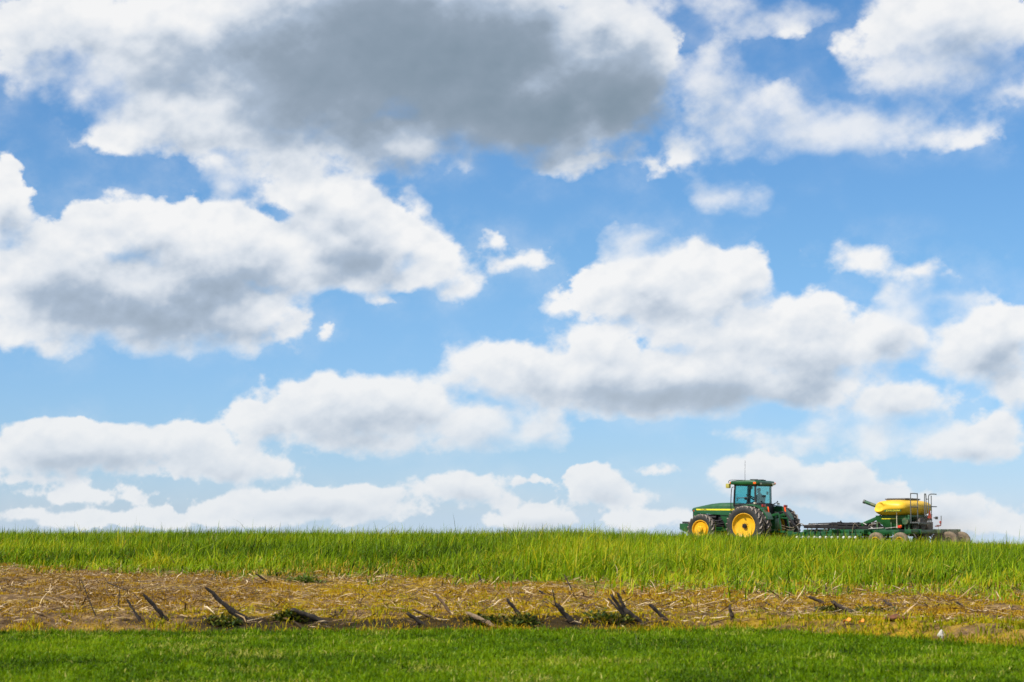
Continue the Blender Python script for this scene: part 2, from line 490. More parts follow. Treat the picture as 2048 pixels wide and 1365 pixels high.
def blades(name, x, y, h, w, lean, tint, mat, seed, phi=None, segs=(0, .45, .8, 1), sink=0.02, droop=.35):
    rng = np.random.default_rng(seed)
    n = len(x)
    phi = rng.uniform(0, 2 * np.pi, n) if phi is None else phi
    z = ground_z(x, y) - sink
    dx, dy = np.cos(phi), np.sin(phi)
    ang = phi + np.pi / 2 + rng.normal(0, .5, n)
    wx, wy = np.cos(ang), np.sin(ang)
    vs = []
    for k, t in enumerate(segs):
        cx = x + dx * h * lean * t * t; cy = y + dy * h * lean * t * t
        cz = z + (h + sink) * (t - droop * lean * t * t * t)
        if t == 1:
            vs.append(np.stack([cx, cy, cz], -1)[:, None])
        else:
            hw = w * .5 * (1.0 if t < .5 else (1 - t) ** .55 * 1.2) * (.75 if t == 0 else 1)
            vs.append(np.stack([np.stack([cx - wx * hw, cy - wy * hw, cz], -1), np.stack([cx + wx * hw, cy + wy * hw, cz], -1)], 1))
    v = np.concatenate(vs, 1)
    nv = v.shape[1]
    loops, starts, o = [], [], 0
    for k in range(len(segs) - 2):
        loops += [2 * k, 2 * k + 1, 2 * k + 3, 2 * k + 2]; starts.append(o); o += 4
    k = 2 * (len(segs) - 2)
    loops += [k, k + 1, k + 2]; starts.append(o); o += 3
    base = np.arange(n)[:, None]
    L = (np.array(loops)[None] + base * nv).ravel()
    S = (np.array(starts)[None] + base * o).ravel()
    me = raw_mesh(name, v.reshape(-1, 3), L, S, [mat], True, {'tint': np.repeat(tint, nv)})
    return me


def scatter(rng, n, y0, y1, dens_pow, margin=1.6, sl=.275):
    """Points between two depths; dens_pow < 0 thins them out with distance."""
    u = rng.uniform(0, 1, n)
    p = dens_pow + 2
    y = (y0 ** p + u * (y1 ** p - y0 ** p)) ** (1 / p) if abs(p) > 1e-6 else y0 * (y1 / y0) ** u
    half = sl * y + margin
    x = rng.uniform(-1, 1, n) * half
    return x, y


GREEN = [(0, (.016, .034, .001)), (.2, (.055, .110, .001)), (.55, (.145, .245, .001)), (.84, (.32, .40, .012)), (.88, (.42, .27, .010)), (1, (.60, .50, .10))]


def build_grass():
    rng = np.random.default_rng(11)
    m_rye = leaf_mat("rye_leaf", GREEN, .40, .34, spec=.07)
    m_lawn = leaf_mat("lawn_leaf", [(0, (.014, .034, .0005)), (.4, (.092, .180, .0005)), (.75, (.175, .285, .001)), (.88, (.30, .34, .012)), (1, (.50, .45, .14))], .40, .32, spec=.08)
    m_dead = leaf_mat("dead_leaf", [(0, (.09, .050, .012)), (.3, (.28, .15, .014)), (.6, (.46, .285, .012)), (.8, (.40, .33, .008)), (1, (.19, .22, .004))], .7, .3, (1.1, 1, .7), .06)
    m_straw = leaf_mat("straw", [(0, (.030, .017, .008)), (.25, (.12, .068, .030)), (.55, (.42, .28, .13)), (1, (.68, .54, .34))], .6, .15, (1, 1, 1), .3)

    # the standing cover crop
    x, y = scatter(rng, 540000, 18.5, 88, -.75)
    s = x / y
    e = crop_edge(s) + 7.0 * (value_noise(x, y, 1.7, 21) - .5) + 3.0 * (value_noise(x, y, .5, 22) - .5)
    depth = y - e
    gap = value_noise(x, y, 1.0, 25)
    stray = (depth > -4) & (value_noise(x, y, .55, 27) > .70) & (y > lawn_edge(s) + 2)
    depth = np.where(stray, np.maximum(depth, 2.0), depth)
    keep = (depth > 0) & ((rng.uniform(0, 1, len(x)) < .25 + .75 * sstep(0, 4.5, depth)) | (depth > 5)) & ((gap > .36) | (depth > 12) | (rng.uniform(0, 1, len(x)) < .15))
    x, y, depth = x[keep], y[keep], depth[keep]
    n = len(x)
    tall = value_noise(x, y, 2.6, 31)
    clump = value_noise(x, y, .34, 32, 2)
    h = (.16 + .25 * sstep(0, 9, depth)) * (.60 + .60 * tall) * (.62 + .72 * clump) * np.exp(rng.normal(0, .22, n)) * (1 - .1 * sstep(60, 85, y)) * (1 + .22 * np.exp(-((x / y - .03) / .035) ** 2))
    w = rng.uniform(.008, .018, n) * (1 + .005 * np.maximum(y - 30, 0))
    lean = np.abs(rng.normal(.75, .5, n))
    patch = value_noise(x, y, 3.4, 35)
    tint = np.clip(.46 + .85 * (patch - .5) + .75 * (clump - .5) + rng.normal(0, .20, n) - .06 * (1 - sstep(0, 6, depth)), 0, .86)
    yel = rng.uniform(0, 1, n) < (.03 + .25 * sstep(.55, .75, value_noise(x, y, 1.7, 37)) * sstep(22, 4, depth))
    tint = np.where(yel, rng.uniform(.86, 1, n), tint)
    h = np.where(yel, h * .75, h)
    phi = rng.normal(.5, 1.5, n)
    tag(link("field_grass", blades("field_grass", x, y, h, w, lean, tint, m_rye, 1, phi)),
        "tall green cover crop grass standing across the field", "grass", kind="stuff")
    x, y = scatter(rng, 90000, 22, 52, -.5)
    g = value_noise(x, y, 1.3, 38)
    k = (y > crop_edge(x / y) + 1.0) & (g > .54)
    x, y, g = x[k], y[k], g[k]; n = len(x)
    m_gold = leaf_mat("golden_leaf", [(0, (.16, .09, .012)), (.4, (.40, .24, .018)), (.75, (.52, .40, .03)), (1, (.62, .55, .20))], .5, .3, (1.1, 1, .6))
    tag(link("golden_undergrowth", blades("golden_undergrowth", x, y, rng.uniform(.05, .22, n) * (.4 + 1.1 * sstep(.5, .72, g)) * (.45 + .55 * sstep(0, 6, y - crop_edge(x / y))), rng.uniform(.008, .018, n), np.abs(rng.normal(.8, .5, n)),
                                          np.clip(rng.normal(.5, .25, n), 0, 1), m_gold, 8)),
        "golden dying grass showing in patches between the green crop", "grass", kind="stuff")
    # thin seed stalks that break the skyline
    m_stem = leaf_mat("seed_stem", [(0, (.05, .10, .015)), (.6, (.12, .17, .03)), (1, (.30, .25, .10))], .5, .3)
    x, y = scatter(rng, 5200, 44, 78, 0)
    k = rng.uniform(0, 1, len(x)) < (.15 + 1.1 * sstep(.5, .72, value_noise(x, y * .3, 3.0, 41)) + .5 * np.exp(-((x / y - .025) / .03) ** 2))
    x, y = x[k], y[k]; n = len(x)
    h = rng.uniform(.44, .62, n) + .22 * np.exp(-((x / y - .025) / .03) ** 2) * rng.uniform(0, 1, n)
    tag(link("tall_grass", blades("tall_grass", x, y, h, rng.uniform(.016, .028, n), rng.uniform(.05, .35, n), rng.uniform(0, 1, n), m_stem, 2,
                                   rng.normal(.3, 1.2, n), segs=(0, .5, .86, .93, 1))),
        "thin seed stalks rising above the crop along the skyline", "grass", kind="stuff")
    # crop and grass beyond the crest, up to the machines and behind them
    x, y = scatter(rng, 90000, 88, 150, -.5)
    n = len(x)
    tag(link("far_grass", blades("far_grass", x, y, rng.uniform(.15, .30, n), rng.uniform(.02, .03, n), np.abs(rng.normal(.4, .25, n)),
                                 np.clip(rng.normal(.5, .15, n), 0, .9), m_rye, 3, segs=(0, .6, 1))),
        "short grass behind the crest around the machines", "grass", kind="stuff")

    # the mown lawn
    x, y = scatter(rng, 470000, 8.0, 14.3, -.6, 1.2)
    s = x / y
    e = lawn_edge(s) + .5 * (value_noise(x, y, .6, 51) - .5)
    keep = y < e
    x, y, e = x[keep], y[keep], e[keep]; n = len(x)
    p = value_noise(x, y * 1.0, .9, 53); p2 = value_noise(x, y, .18, 54)
    p3 = value_noise(x, y, .07, 55, 2)
    h = rng.uniform(.016, .046, n) * (.55 + .9 * p3) * (.75 + .5 * p2) * (1 + .45 * sstep(.6, 0, e - y)) * np.where(rng.uniform(0, 1, n) < .01, 1.9, 1)
    tint = np.clip(.42 + .7 * (p - .5) + .5 * (p2 - .5) + .5 * (p3 - .5) + rng.normal(0, .16, n), 0, .8)
    dry = rng.uniform(0, 1, n) < .03 + .35 * sstep(.60, .78, value_noise(x, y, .5, 56))
    tint = np.where(dry, rng.uniform(.84, 1, n), tint)
    tag(link("lawn_grass", blades("lawn_grass", x, y, h, rng.uniform(.004, .0085, n), np.abs(rng.normal(.7, .45, n)), tint, m_lawn, 4, segs=(0, .55, 1), sink=.004)),
        "short mown green lawn in the foreground", "grass", kind="stuff")

    # yellowed low growth in the stubble strip
    x, y = scatter(rng, 480000, 11.5, 36, -1.0, 1.4)
    s = x / y
    le, ce = lawn_edge(s), crop_edge(s)
    p = value_noise(x, y, .55, 61)
    keep = (y > le - .1 + .4 * (value_noise(x, y, .5, 62) - .5)) & (y < ce + 5) & ((p + .03 + .09 * sstep(-.15, 0, s) > .50) | (rng.uniform(0, 1, len(x)) < .14 + .66 * sstep(1.7, .9, y - le) * np.where((s > -.17) & (s < .08) & (y - le > .15) & (y - le < .7), .25, 1)))
    x, y, le, p = x[keep], y[keep], le[keep], p[keep]; n = len(x)
    near = sstep(2.2 + 1.2 * sstep(.07, .15, x / y), .2, y - le)
    cush = value_noise(x, y, .17, 66, 2)
    h = rng.uniform(.010, .040, n) * (.35 + 1.5 * sstep(.3, .75, cush)) * (.7 + .7 * p) * (1 + .25 * near)
    right = sstep(.07, .15, x / y)
    tint = np.clip(.44 + .6 * (value_noise(x, y, .9, 64) - .5) + .5 * (cush - .5) + rng.normal(0, .14, n) + near * (.08 + .34 * right) + .08 - .22 * sstep(-.06, -.16, x / y) * (1 - near), 0, 1)
    tag(link("yellowed_grass", blades("yellowed_grass", x, y, h, rng.uniform(.005, .011, n), np.abs(rng.normal(.9, .5, n)), tint, m_dead, 5, segs=(0, .55, 1), sink=.004)),
        "low yellowed grass and moss in the stubble strip", "grass", kind="stuff")

    # straw and husk litter
    x, y = scatter(rng, 40000, 12.6, 34, -.9, 1.4)
    s = x / y
    keep = (y > lawn_edge(s) + .35 + .9 * sstep(.10, .2, s)) & (y < crop_edge(s) + 3.5) & (value_noise(x, y, .8, 71) > .36)
    x, y = x[keep], y[keep]; n = len(x)
    L = np.exp(rng.normal(-2.55, .6, n)); L = np.clip(L, .03, .24)
    a = rng.normal(0, .9, n) + np.where(rng.uniform(0, 1, n) < .5, np.pi, 0)
    w = rng.uniform(.003, .011, n)
    g = ground_z(x, y)
    ux, uy = np.cos(a), np.sin(a)
    tilt = np.where(rng.uniform(0, 1, n) < .06, rng.uniform(.3, 1.0, n), rng.normal(.04, .20, n))
    vs = []
    for t in (-.5, -.1, .25, .5):
        bow = rng.normal(0, .05, n) * L
        cx, cy = x + ux * L * t - uy * bow, y + uy * L * t + ux * bow
        cz = np.maximum(g + .012 + L * (t + .5) * np.abs(tilt) + rng.uniform(0, .012, n), ground_z(cx, cy) + .004)
        ww = w * (.5 if abs(t) == .5 else 1) * .5
        up = rng.uniform(-.8, .8, n) * ww
        vs.append(np.stack([np.stack([cx - uy * ww, cy + ux * ww, cz + up + ww], -1), np.stack([cx + uy * ww, cy - ux * ww, cz - up + ww], -1)], 1))
    v = np.concatenate(vs, 1)
    loops = np.array([0, 1, 3, 2, 2, 3, 5, 4, 4, 5, 7, 6])
    base = np.arange(n)[:, None]
    me = raw_mesh("straw_litter", v.reshape(-1, 3), (loops[None] + base * 8).ravel(), (np.array([0, 4, 8])[None] + base * 12).ravel(), [m_straw], True,
                  {'tint': np.repeat(np.clip(rng.beta(.7, 1.2, n), 0, 1), 8)})
    tag(link("straw_litter", me), "pale straw and corn husk litter lying on the stubble strip", "straw", kind="stuff")
    return m_rye


# ------------------------------------------------------------------ corn stalks, weeds, stone, leaves
def tube_arrays(pts, radii, n=8, twist=0.0, jag=None, rng=None):
    """Verts and quads of a tube through points; the last ring may be splintered."""
    pts = [Vector(p) for p in pts]
    V, F = [], []
    for i, p in enumerate(pts):
        d = (pts[min(i + 1, len(pts) - 1)] - pts[max(i - 1, 0)]).normalized()
        ref = Vector((0, 0, 1)) if abs(d.z) < .9 else Vector((1, 0, 0))
        u = d.cross(ref).normalized(); w = d.cross(u)
        for k in range(n):
            a = 2 * math.pi * k / n + twist * i
            q = p + (u * math.cos(a) + w * math.sin(a)) * radii[i]
            if jag and i == len(pts) - 1:
                q += d * rng.uniform(-jag, jag)
            V.append(q)
    for i in range(len(pts) - 1):
        for k in range(n):
            F.append((i * n + k, i * n + (k + 1) % n, (i + 1) * n + (k + 1) % n, (i + 1) * n + k))
    F.append(tuple(range(n))[::-1]); F.append(tuple((len(pts) - 1) * n + k for k in range(n)))
    return V, F


def py_mesh(name, V, F, mats, smooth=True, parent=None, origin=None, sharp=40):
    me = bpy.data.meshes.new(name)
    o_ = Vector(origin) if origin is not None else Vector((0, 0, 0))
    me.from_pydata([tuple(Vector(v) - o_) for v in V], [], F)
    for m in (mats if isinstance(mats, (list, tuple)) else [mats]):
        me.materials.append(m)
    me.polygons.foreach_set("use_smooth", np.full(len(me.polygons), smooth))
    if smooth and sharp:
        me.set_sharp_from_angle(angle=math.radians(sharp))
    o = link(name, me, parent)
    o.location = o_
    return o


def stalk_mat(name, a, b_, c_):
    m, t, b = new_mat(name)
    tc = t.n.new('ShaderNodeTexCoord').outputs['Object']
    n = t.noise(t.vec('MULTIPLY', tc, (1, 1, 1)), 45, 6, .7)
    c = t.ramp(t.maprange(n, .3, .72), [(0, a), (.5, b_), (1, c_)])
    t.put(b.inputs['Base Color'], c); b.inputs['Roughness'].default_value = .85
    bp = t.n.new('ShaderNodeBump'); bp.inputs['Strength'].default_value = .8; bp.inputs['Distance'].default_value = .008
    t.put(bp.inputs['Height'], n); t.put(b.inputs['Normal'], bp.outputs[0])
    return m


STALKS = [
    # base px, tip px, thickness (m), tone, forks, label
    ((281, 1245), (254, 1200), .020, 0, [], "thin dark broken corn stalk leaning left, farthest left of the row of stubs"),
    ((333, 1241), (287, 1190), .030, 0, [], "stout dark corn stalk second from the left in the row of stubs"),
    ((486, 1244), (415, 1179), .034, 0, [((444, 1207), (502, 1241), .022)], "long dark forked corn stalk, the biggest leaning stub on the left"),
    ((266, 1186), (216, 1166), .016, 1, [], "thin dry twig lying slantwise on the upper left stubble"),
    ((237, 1213), (239, 1180), .010, 1, [], "upright thin dried stem in the left stubble"),
    ((191, 1232), (162, 1160), .009, 1, [], "tall hair thin dry stem, farthest left of all stems"),
    ((645, 1246), (587, 1220), .040, 0, [], "thick almost black corn stalk lying low beside dark weeds"),
    ((539, 1166), (513, 1149), .026, 0, [], "short dark stub at the edge of the green crop left of centre"),
    ((672, 1236), (670, 1222), .016, 0, [((672, 1236), (687, 1217), .012)], "small dark forked stub right of the thick black stalk"),
    ((846, 1250), (812, 1225), .030, 0, [], "dark corn stalk leaning left against paler broken stems near the centre"),
    ((862, 1236), (826, 1219), .020, 2, [((862, 1236), (850, 1252), .016)], "pale brown stalk lying across the dark stub near the centre"),
    ((905, 1231), (872, 1190), .024, 2, [], "light tan corn stalk leaning left in the middle of the strip"),
    ((993, 1257), (936, 1227), .036, 3, [], "thick pale tan corn stalk lying at the lawn edge in the middle"),
    ((917, 1216), (928, 1199), .012, 3, [], "short straw coloured stem leaning right near the middle"),
    ((1040, 1232), (1016, 1201), .028, 0, [], "dark leaning stub just right of the thick pale stalk"),
    ((1147, 1248), (1111, 1209), .040, 0, [((1111, 1210), (1105, 1179), .010)], "thick dark corn stalk with a thin twig rising from its tip"),
    ((1117, 1227), (1086, 1224), .034, 0, [], "short dark chunk of stalk lying left of the twig tipped stalk"),
    ((1282, 1245), (1249, 1218), .036, 0, [((1250, 1232), (1224, 1192), .026), ((1254, 1228), (1236, 1187), .026), ((1246, 1230), (1217, 1198), .018)],
     "clump of several upright splintered corn stalks over dark weeds"),
    ((1332, 1243), (1299, 1209), .030, 0, [], "dark corn stalk leaning left, just right of the splintered clump"),
    ((1405, 1219), (1318, 1220), .016, 2, [], "long thin reddish stem lying flat on the stubble"),
    ((1465, 1241), (1459, 1214), .030, 1, [], "short upright brown stub on the right of the flat reddish stem"),
    ((1144, 1183), (1129, 1150), .016, 1, [((1144, 1183), (1139, 1168), .014)], "thin brown stem standing in the crop edge above the twig tipped stalk"),
    ((1095, 1193), (1078, 1182), .026, 1, [], "short brown stub behind the dark chunk near the centre"),
    ((1254, 1193), (1245, 1180), .020, 1, [], "short brown stub at the crop edge behind the splintered clump"),
    ((1709, 1231), (1667, 1205), .040, 1, [((1667, 1206), (1676, 1222), .016), ((1678, 1233), (1694, 1217), .014)],
     "thick grey brown bent corn stalk with crossing splinters on the right"),
    ((1652, 1211), (1616, 1192), .036, 1, [], "thick grey stalk leaning left behind the bent one on the right"),
    ((1786, 1216), (1767, 1201), .028, 1, [], "short grey stub right of the bent crossing stalks"),
    ((1862, 1218), (1877, 1211), .028, 0, [((1862, 1218), (1850, 1208), .014)], "dark stub pointing right, near the right end of the strip"),
    ((1544, 1215), (1533, 1206), .030, 1, [], "low brown stub left of the grey leaning stalks"),
    ((1652, 1184), (1650, 1172), .034, 1, [], "upright brown stub standing at the crop edge on the right"),
    ((1698, 1186), (1696, 1175), .030, 1, [], "stubby upright brown stalk just right of another at the crop edge"),
    ((964, 1168), (957, 1148), .024, 0, [], "dark upright stub in the crop edge right of centre top"),
    ((1930, 1215), (1912, 1204), .026, 1, [], "brown leaning stub among straw near the right edge"),
]


def build_stalks():
    rng = random.Random(5)
    mats = [stalk_mat("dark_stalk", (.006, .004, .003), (.016, .011, .007), (.07, .048, .028)),
            stalk_mat("grey_stalk", (.015, .010, .006), (.045, .030, .018), (.12, .085, .05)),
            stalk_mat("brown_stalk", (.05, .028, .014), (.12, .072, .036), (.25, .165, .09)),
            stalk_mat("tan_stalk", (.08, .05, .028), (.22, .15, .085), (.38, .29, .18))]

    def stalk(b, t_, th):
        b, t_ = Vector(b), Vector(t_)
        L = (t_ - b).length
        n = 9
        pts, rad = [], []
        side = Vector((0, 1, 0))
        nodes = {3, 6} if L > .15 else {4}
        for i in range(n):
            f = i / (n - 1)
            p = b.lerp(t_, f) + Vector((rng.uniform(-1, 1), rng.uniform(-1, 1), rng.uniform(-1, 1))) * th * .14 * (0 < i < n - 1)
            pts.append(p)
            rad.append(th * .5 * (1.05 - .30 * f) * (1.22 if i in nodes else 1) * rng.uniform(.9, 1.08))
        return tube_arrays(pts, rad, 9, .1, th * .7, rng)
    for (b, t_, th, tone, forks, label) in STALKS:
        base = ground_hit(*b)
        def up(px): return at_depth(px[0], px[1], base.y + rng.uniform(-.04, .06))
        root = base - (up(t_) - base).normalized() * .03
        V, F = stalk(root, up(t_), th)
        for (fb, ft, fth) in forks:
            v2, f2 = stalk(at_depth(fb[0], fb[1], base.y), up(ft), fth)
            F += [tuple(i + len(V) for i in f) for f in f2]; V += v2
        o = py_mesh("corn_stalk", V, F, mats[tone], True, None, base)
        tag(o, label, "corn stalk", "broken corn stalks sticking out of the stubble")


WEEDS = [(450, 1250, 70, .8, "low dark green weeds at the foot of the long forked stalk"),
         (583, 1240, 60, 1.5, "leafy blue green weed beside the thick black stalk"),
         (975, 1246, 90, .9, "dark green weeds around the thick pale stalk"),
         (1045, 1248, 70, 1.2, "dark bushy weeds left of the twig tipped stalk"),
         (1215, 1245, 90, 1.2, "dark dense weeds under the splintered clump of stalks"),
         (1660, 1226, 60, 1.2, "dark green weeds under the bent crossing stalks"),
         (1740, 1226, 110, 1.0, "spreading dark weeds right of the bent crossing stalks"),
         (610, 1166, 80, 1.8, "low pale green tuft at the crop edge left of centre"),
         (1470, 1178, 130, 2.0, "large pale green tuft of leaves at the crop edge below the tractor")]


def build_weeds():
    rng = np.random.default_rng(77)
    m = leaf_mat("weed_leaf", [(0, (.010, .022, .005)), (.35, (.030, .058, .010)), (.7, (.095, .120, .014)), (1, (.30, .24, .03))], .5, .25, (1.1, 1.1, .7))
    m2 = leaf_mat("pale_weed_leaf", [(0, (.04, .09, .015)), (.5, (.09, .16, .03)), (1, (.20, .26, .06))], .5, .35)
    for (px, py, wpx, hs, label) in WEEDS:
        wpx *= 1.05 if hs < 1.45 else 1.0
        c = ground_hit(px, py)
        half = wpx / 2 / FPX * c.y
        n = int(260 + 1100 * half)
        x = c.x + np.clip(rng.normal(0, .5, n), -.95, .95) * half; y = c.y + np.clip(rng.normal(0, .35, n), -.8, .8) * min(half, .16)
        d = np.clip(1 - ((x - c.x) / half) ** 2 * .6, .15, 1)
        z = ground_z(x, y) + rng.uniform(0, .034, n) * hs * d
        a = rng.uniform(0, 2 * np.pi, n); L = rng.uniform(.02, .05, n) * (1 if hs < 1.4 else 1.4); w = L * rng.uniform(.3, .6, n)
        tl = rng.uniform(-.3, .9, n)
        ux, uy = np.cos(a), np.sin(a)
        P = lambda f, g, k: np.stack([x + ux * L * f - uy * w * g - c.x, y + uy * L * f + ux * w * g - c.y, z + L * f * tl + k * L - c.z], -1)
        v = np.stack([P(0, 0, 0), P(.45, .5, .08), P(1, 0, 0), P(.45, -.5, .08)], 1)
        loops = (np.array([0, 1, 2, 3])[None] + np.arange(n)[:, None] * 4).ravel()
        me = raw_mesh("weed_clump", v.reshape(-1, 3), loops, np.arange(0, 4 * n, 4), [m2 if hs > 1.55 else m], True, {'tint': np.repeat(np.clip(rng.normal(.46, .30, n), 0, 1), 4)})
        o = link("weed_clump", me); o.location = c
        tag(o, label, "weed", "weed clumps in the stubble strip")


def lump(name, c, size, mat, seed, label, cat, rough=.25):
    rng = random.Random(seed)
    bm = bmesh.new()
    bmesh.ops.create_icosphere(bm, subdivisions=3, radius=1)
    offs = [Vector((rng.uniform(-1, 1), rng.uniform(-1, 1), rng.uniform(-1, 1))).normalized() for _ in range(9)]
    for v in bm.verts:
        k = min(1.0, min(1.0 / max(v.co.dot(o), 1e-3) * .78 for o in offs))
        v.co = v.co * k * (1 + rng.uniform(-.03, .03))
        taper = 1.15 - .75 * max(0.0, v.co.z)
        v.co = Vector((v.co.x * size[0] * taper, v.co.y * size[1] * taper, (v.co.z + .5) * size[2]))
    me = bpy.data.meshes.new(name); bm.to_mesh(me); bm.free()
    me.materials.append(mat)
    o = link(name, me); o.location = c
    return tag(o, label, cat)


def build_small():
    stone = paint("pale_stone", (.46, .43, .37), .9, var=.3, scale=40, bump=.5)
    lump("stone", ground_hit(1883, 1279), (.024, .02, .040), stone, 4, "pale pointed stone at the lawn edge near the right side", "stone")
    leaf = paint("orange_leaf", (.75, .25, .02), .7, var=.2, scale=30)
    for (px, py, r, lab) in ((1693, 1251, .028, "bright orange dry leaf on yellow grass, the larger of two"), (1722, 1254, .020, "small orange dry leaf right of the larger orange leaf")):
        c = ground_hit(px, py)
        V, F = [], []
        n = 14
        for k in range(n):
            a = 2 * math.pi * k / n
            rr = r * (1 + .18 * math.cos(3 * a))
            for dz in (0.0, .004):
                V.append(c + Vector((math.cos(a) * rr, math.sin(a) * rr * .6, .030 + .012 * math.sin(2 * a) + .010 * math.cos(a) + dz)))
        V += [c + Vector((0, 0, .032)), c + Vector((0, 0, .036))]
        for k in range(n):
            j = (k + 1) % n
            F += [(2 * k + 1, 2 * j + 1, 2 * n + 1), (2 * j, 2 * k, 2 * n), (2 * k, 2 * j, 2 * j + 1, 2 * k + 1)]
        tag(py_mesh("dry_leaf", V, F, leaf, True, None, c), lab, "leaf", "orange leaves on the yellow grass")
    clod = paint("rusty_clod", (.13, .045, .015), .9, var=.3, scale=30, bump=.6)
    lump("soil_clod", ground_hit(1793, 1242), (.085, .05, .03), clod, 9, "rusty brown clod of soil on the right below the weeds", "clod")


build_ground()
build_grass()
build_stalks()
build_weeds()
build_small()

# ------------------------------------------------------------------ machine building
class MB:
    """Collects shapes and links them as one mesh object."""
    def __init__(self):
        self.V, self.F, self.M = [], [], []

    def add(self, V, F, mi=0):
        o = len(self.V)
        self.V += [Vector(v) for v in V]
        self.F += [tuple(i + o for i in f) for f in F]
        self.M += [mi] * len(F)
        return self

    def box(self, c, size, rot=None, bev=0.0, mi=0):
        bm = bmesh.new()
        bmesh.ops.create_cube(bm, size=1)
        for v in bm.verts:
            v.co = Vector((v.co.x * size[0], v.co.y * size[1], v.co.z * size[2]))
        if bev:
            bmesh.ops.bevel(bm, geom=bm.edges[:], offset=min(bev, min(size) * .45), segments=2, affect='EDGES', profile=.6)
        R = rot if rot is not None else Matrix.Identity(3)
        bm.verts.ensure_lookup_table()
        for i, v in enumerate(bm.verts):
            v.index = i
        self.add([R @ v.co + Vector(c) for v in bm.verts], [tuple(v.index for v in f.verts) for f in bm.faces], mi)
        bm.free()
        return self

    def bar(self, p, q, w, h, bev=.01, mi=0, up=(0, 0, 1)):
        """Square bar from p to q."""
        p, q = Vector(p), Vector(q)
        d = (q - p).normalized()
        u = Vector(up)
        if abs(d.dot(u)) > .97:
            u = Vector((0, 1, 0))
        s = u.cross(d).normalized(); t = d.cross(s)
        R = Matrix((d, s, t)).transposed()
        return self.box((p + q) / 2, ((q - p).length, w, h), R, bev, mi)

    def tube(self, pts, r, n=8, mi=0):
        rr = r if isinstance(r, (list, tuple)) else [r] * len(pts)
        V, F = tube_arrays(pts, rr, n)
        return self.add(V, F, mi)

    def hose(self, pts, r, n=6, sub=6, mi=0):
        """Round hose through points (Catmull-Rom)."""
        P = [Vector(p) for p in pts]; P = [P[0] * 2 - P[1]] + P + [P[-1] * 2 - P[-2]]
        out = []
        for i in range(1, len(P) - 2):
            for k in range(sub):
                t = k / sub
                a, b, c, d = P[i - 1], P[i], P[i + 1], P[i + 2]
                out.append(.5 * ((2 * b) + (c - a) * t + (2 * a - 5 * b + 4 * c - d) * t * t + (3 * b - a - 3 * c + d) * t ** 3))
        out.append(P[-2])
        return self.tube(out, r, n, mi)

    def lathe(self, prof, c=(0, 0, 0), axis='Y', n=40, mi=0):
        """Profile of (radius, along the axis), turned about the axis."""
        V, F = [], []
        for (r, a) in prof:
            for k in range(n):
                t = 2 * math.pi * k / n
                p = Vector((r * math.cos(t), a, r * math.sin(t))) if axis == 'Y' else (
                    Vector((r * math.cos(t), r * math.sin(t), a)) if axis == 'Z' else Vector((a, r * math.cos(t), r * math.sin(t))))
                V.append(p + Vector(c))
        for i in range(len(prof) - 1):
            for k in range(n):
                j = (k + 1) % n
                F.append((i * n + k, i * n + j, (i + 1) * n + j, (i + 1) * n + k))
        return self.add(V, F, mi)

    def prism(self, pts, a, b, plane='XZ', mi=0):
        """Outline in a plane, from a to b along the third axis."""
        n = len(pts)
        mk = {'XZ': lambda p, t: (p[0], t, p[1]), 'YZ': lambda p, t: (t, p[0], p[1]), 'XY': lambda p, t: (p[0], p[1], t)}[plane]
        V = [mk(p, a) for p in pts] + [mk(p, b) for p in pts]
        F = [tuple(range(n))[::-1], tuple(range(n, 2 * n))] + [(k, (k + 1) % n, n + (k + 1) % n, n + k) for k in range(n)]
        return self.add(V, F, mi)

    def loft(self, rings, mi=0, cap=True):
        n = len(rings[0])
        V = [v for r in rings for v in r]
        F = [(i * n + k, i * n + (k + 1) % n, (i + 1) * n + (k + 1) % n, (i + 1) * n + k) for i in range(len(rings) - 1) for k in range(n)]
        if cap:
            F += [tuple(range(n))[::-1], tuple((len(rings) - 1) * n + k for k in range(n))]
        return self.add(V, F, mi)

    def build(self, name, mats, parent=None, smooth=True, sharp=35, loc=None):
        mats = mats if isinstance(mats, (list, tuple)) else [mats]
        me = bpy.data.meshes.new(name)
        me.from_pydata([tuple(v) for v in self.V], [], self.F)
        for m in mats:
            me.materials.append(m)
        me.polygons.foreach_set("material_index", np.array(self.M, dtype=np.int32))
        bm = bmesh.new(); bm.from_mesh(me)
        bmesh.ops.recalc_face_normals(bm, faces=bm.faces[:]); bm.to_mesh(me); bm.free()
        me.polygons.foreach_set("use_smooth", np.full(len(me.polygons), smooth))
        if smooth:
            me.set_sharp_from_angle(angle=math.radians(sharp))
        o = link(name, me, parent)
        if loc is not None:
            o.location = loc
        return o


def thing(name, label, cat, loc, rotz=0.0):
    o = bpy.data.objects.new(name, None); COL.objects.link(o)
    o.empty_display_size = .5
    o.location = loc; o.rotation_euler = (0, 0, rotz)
    return tag(o, label, cat)


def copy_part(src, parent, loc, rotz=0.0):
    """A copy of a part and of its sub-parts."""
    c = src.copy(); COL.objects.link(c); c.parent = parent
    c.location = loc; c.rotation_euler = (0, 0, rotz)
    for ch in src.children:
        d = ch.copy(); COL.objects.link(d); d.parent = c
    return c


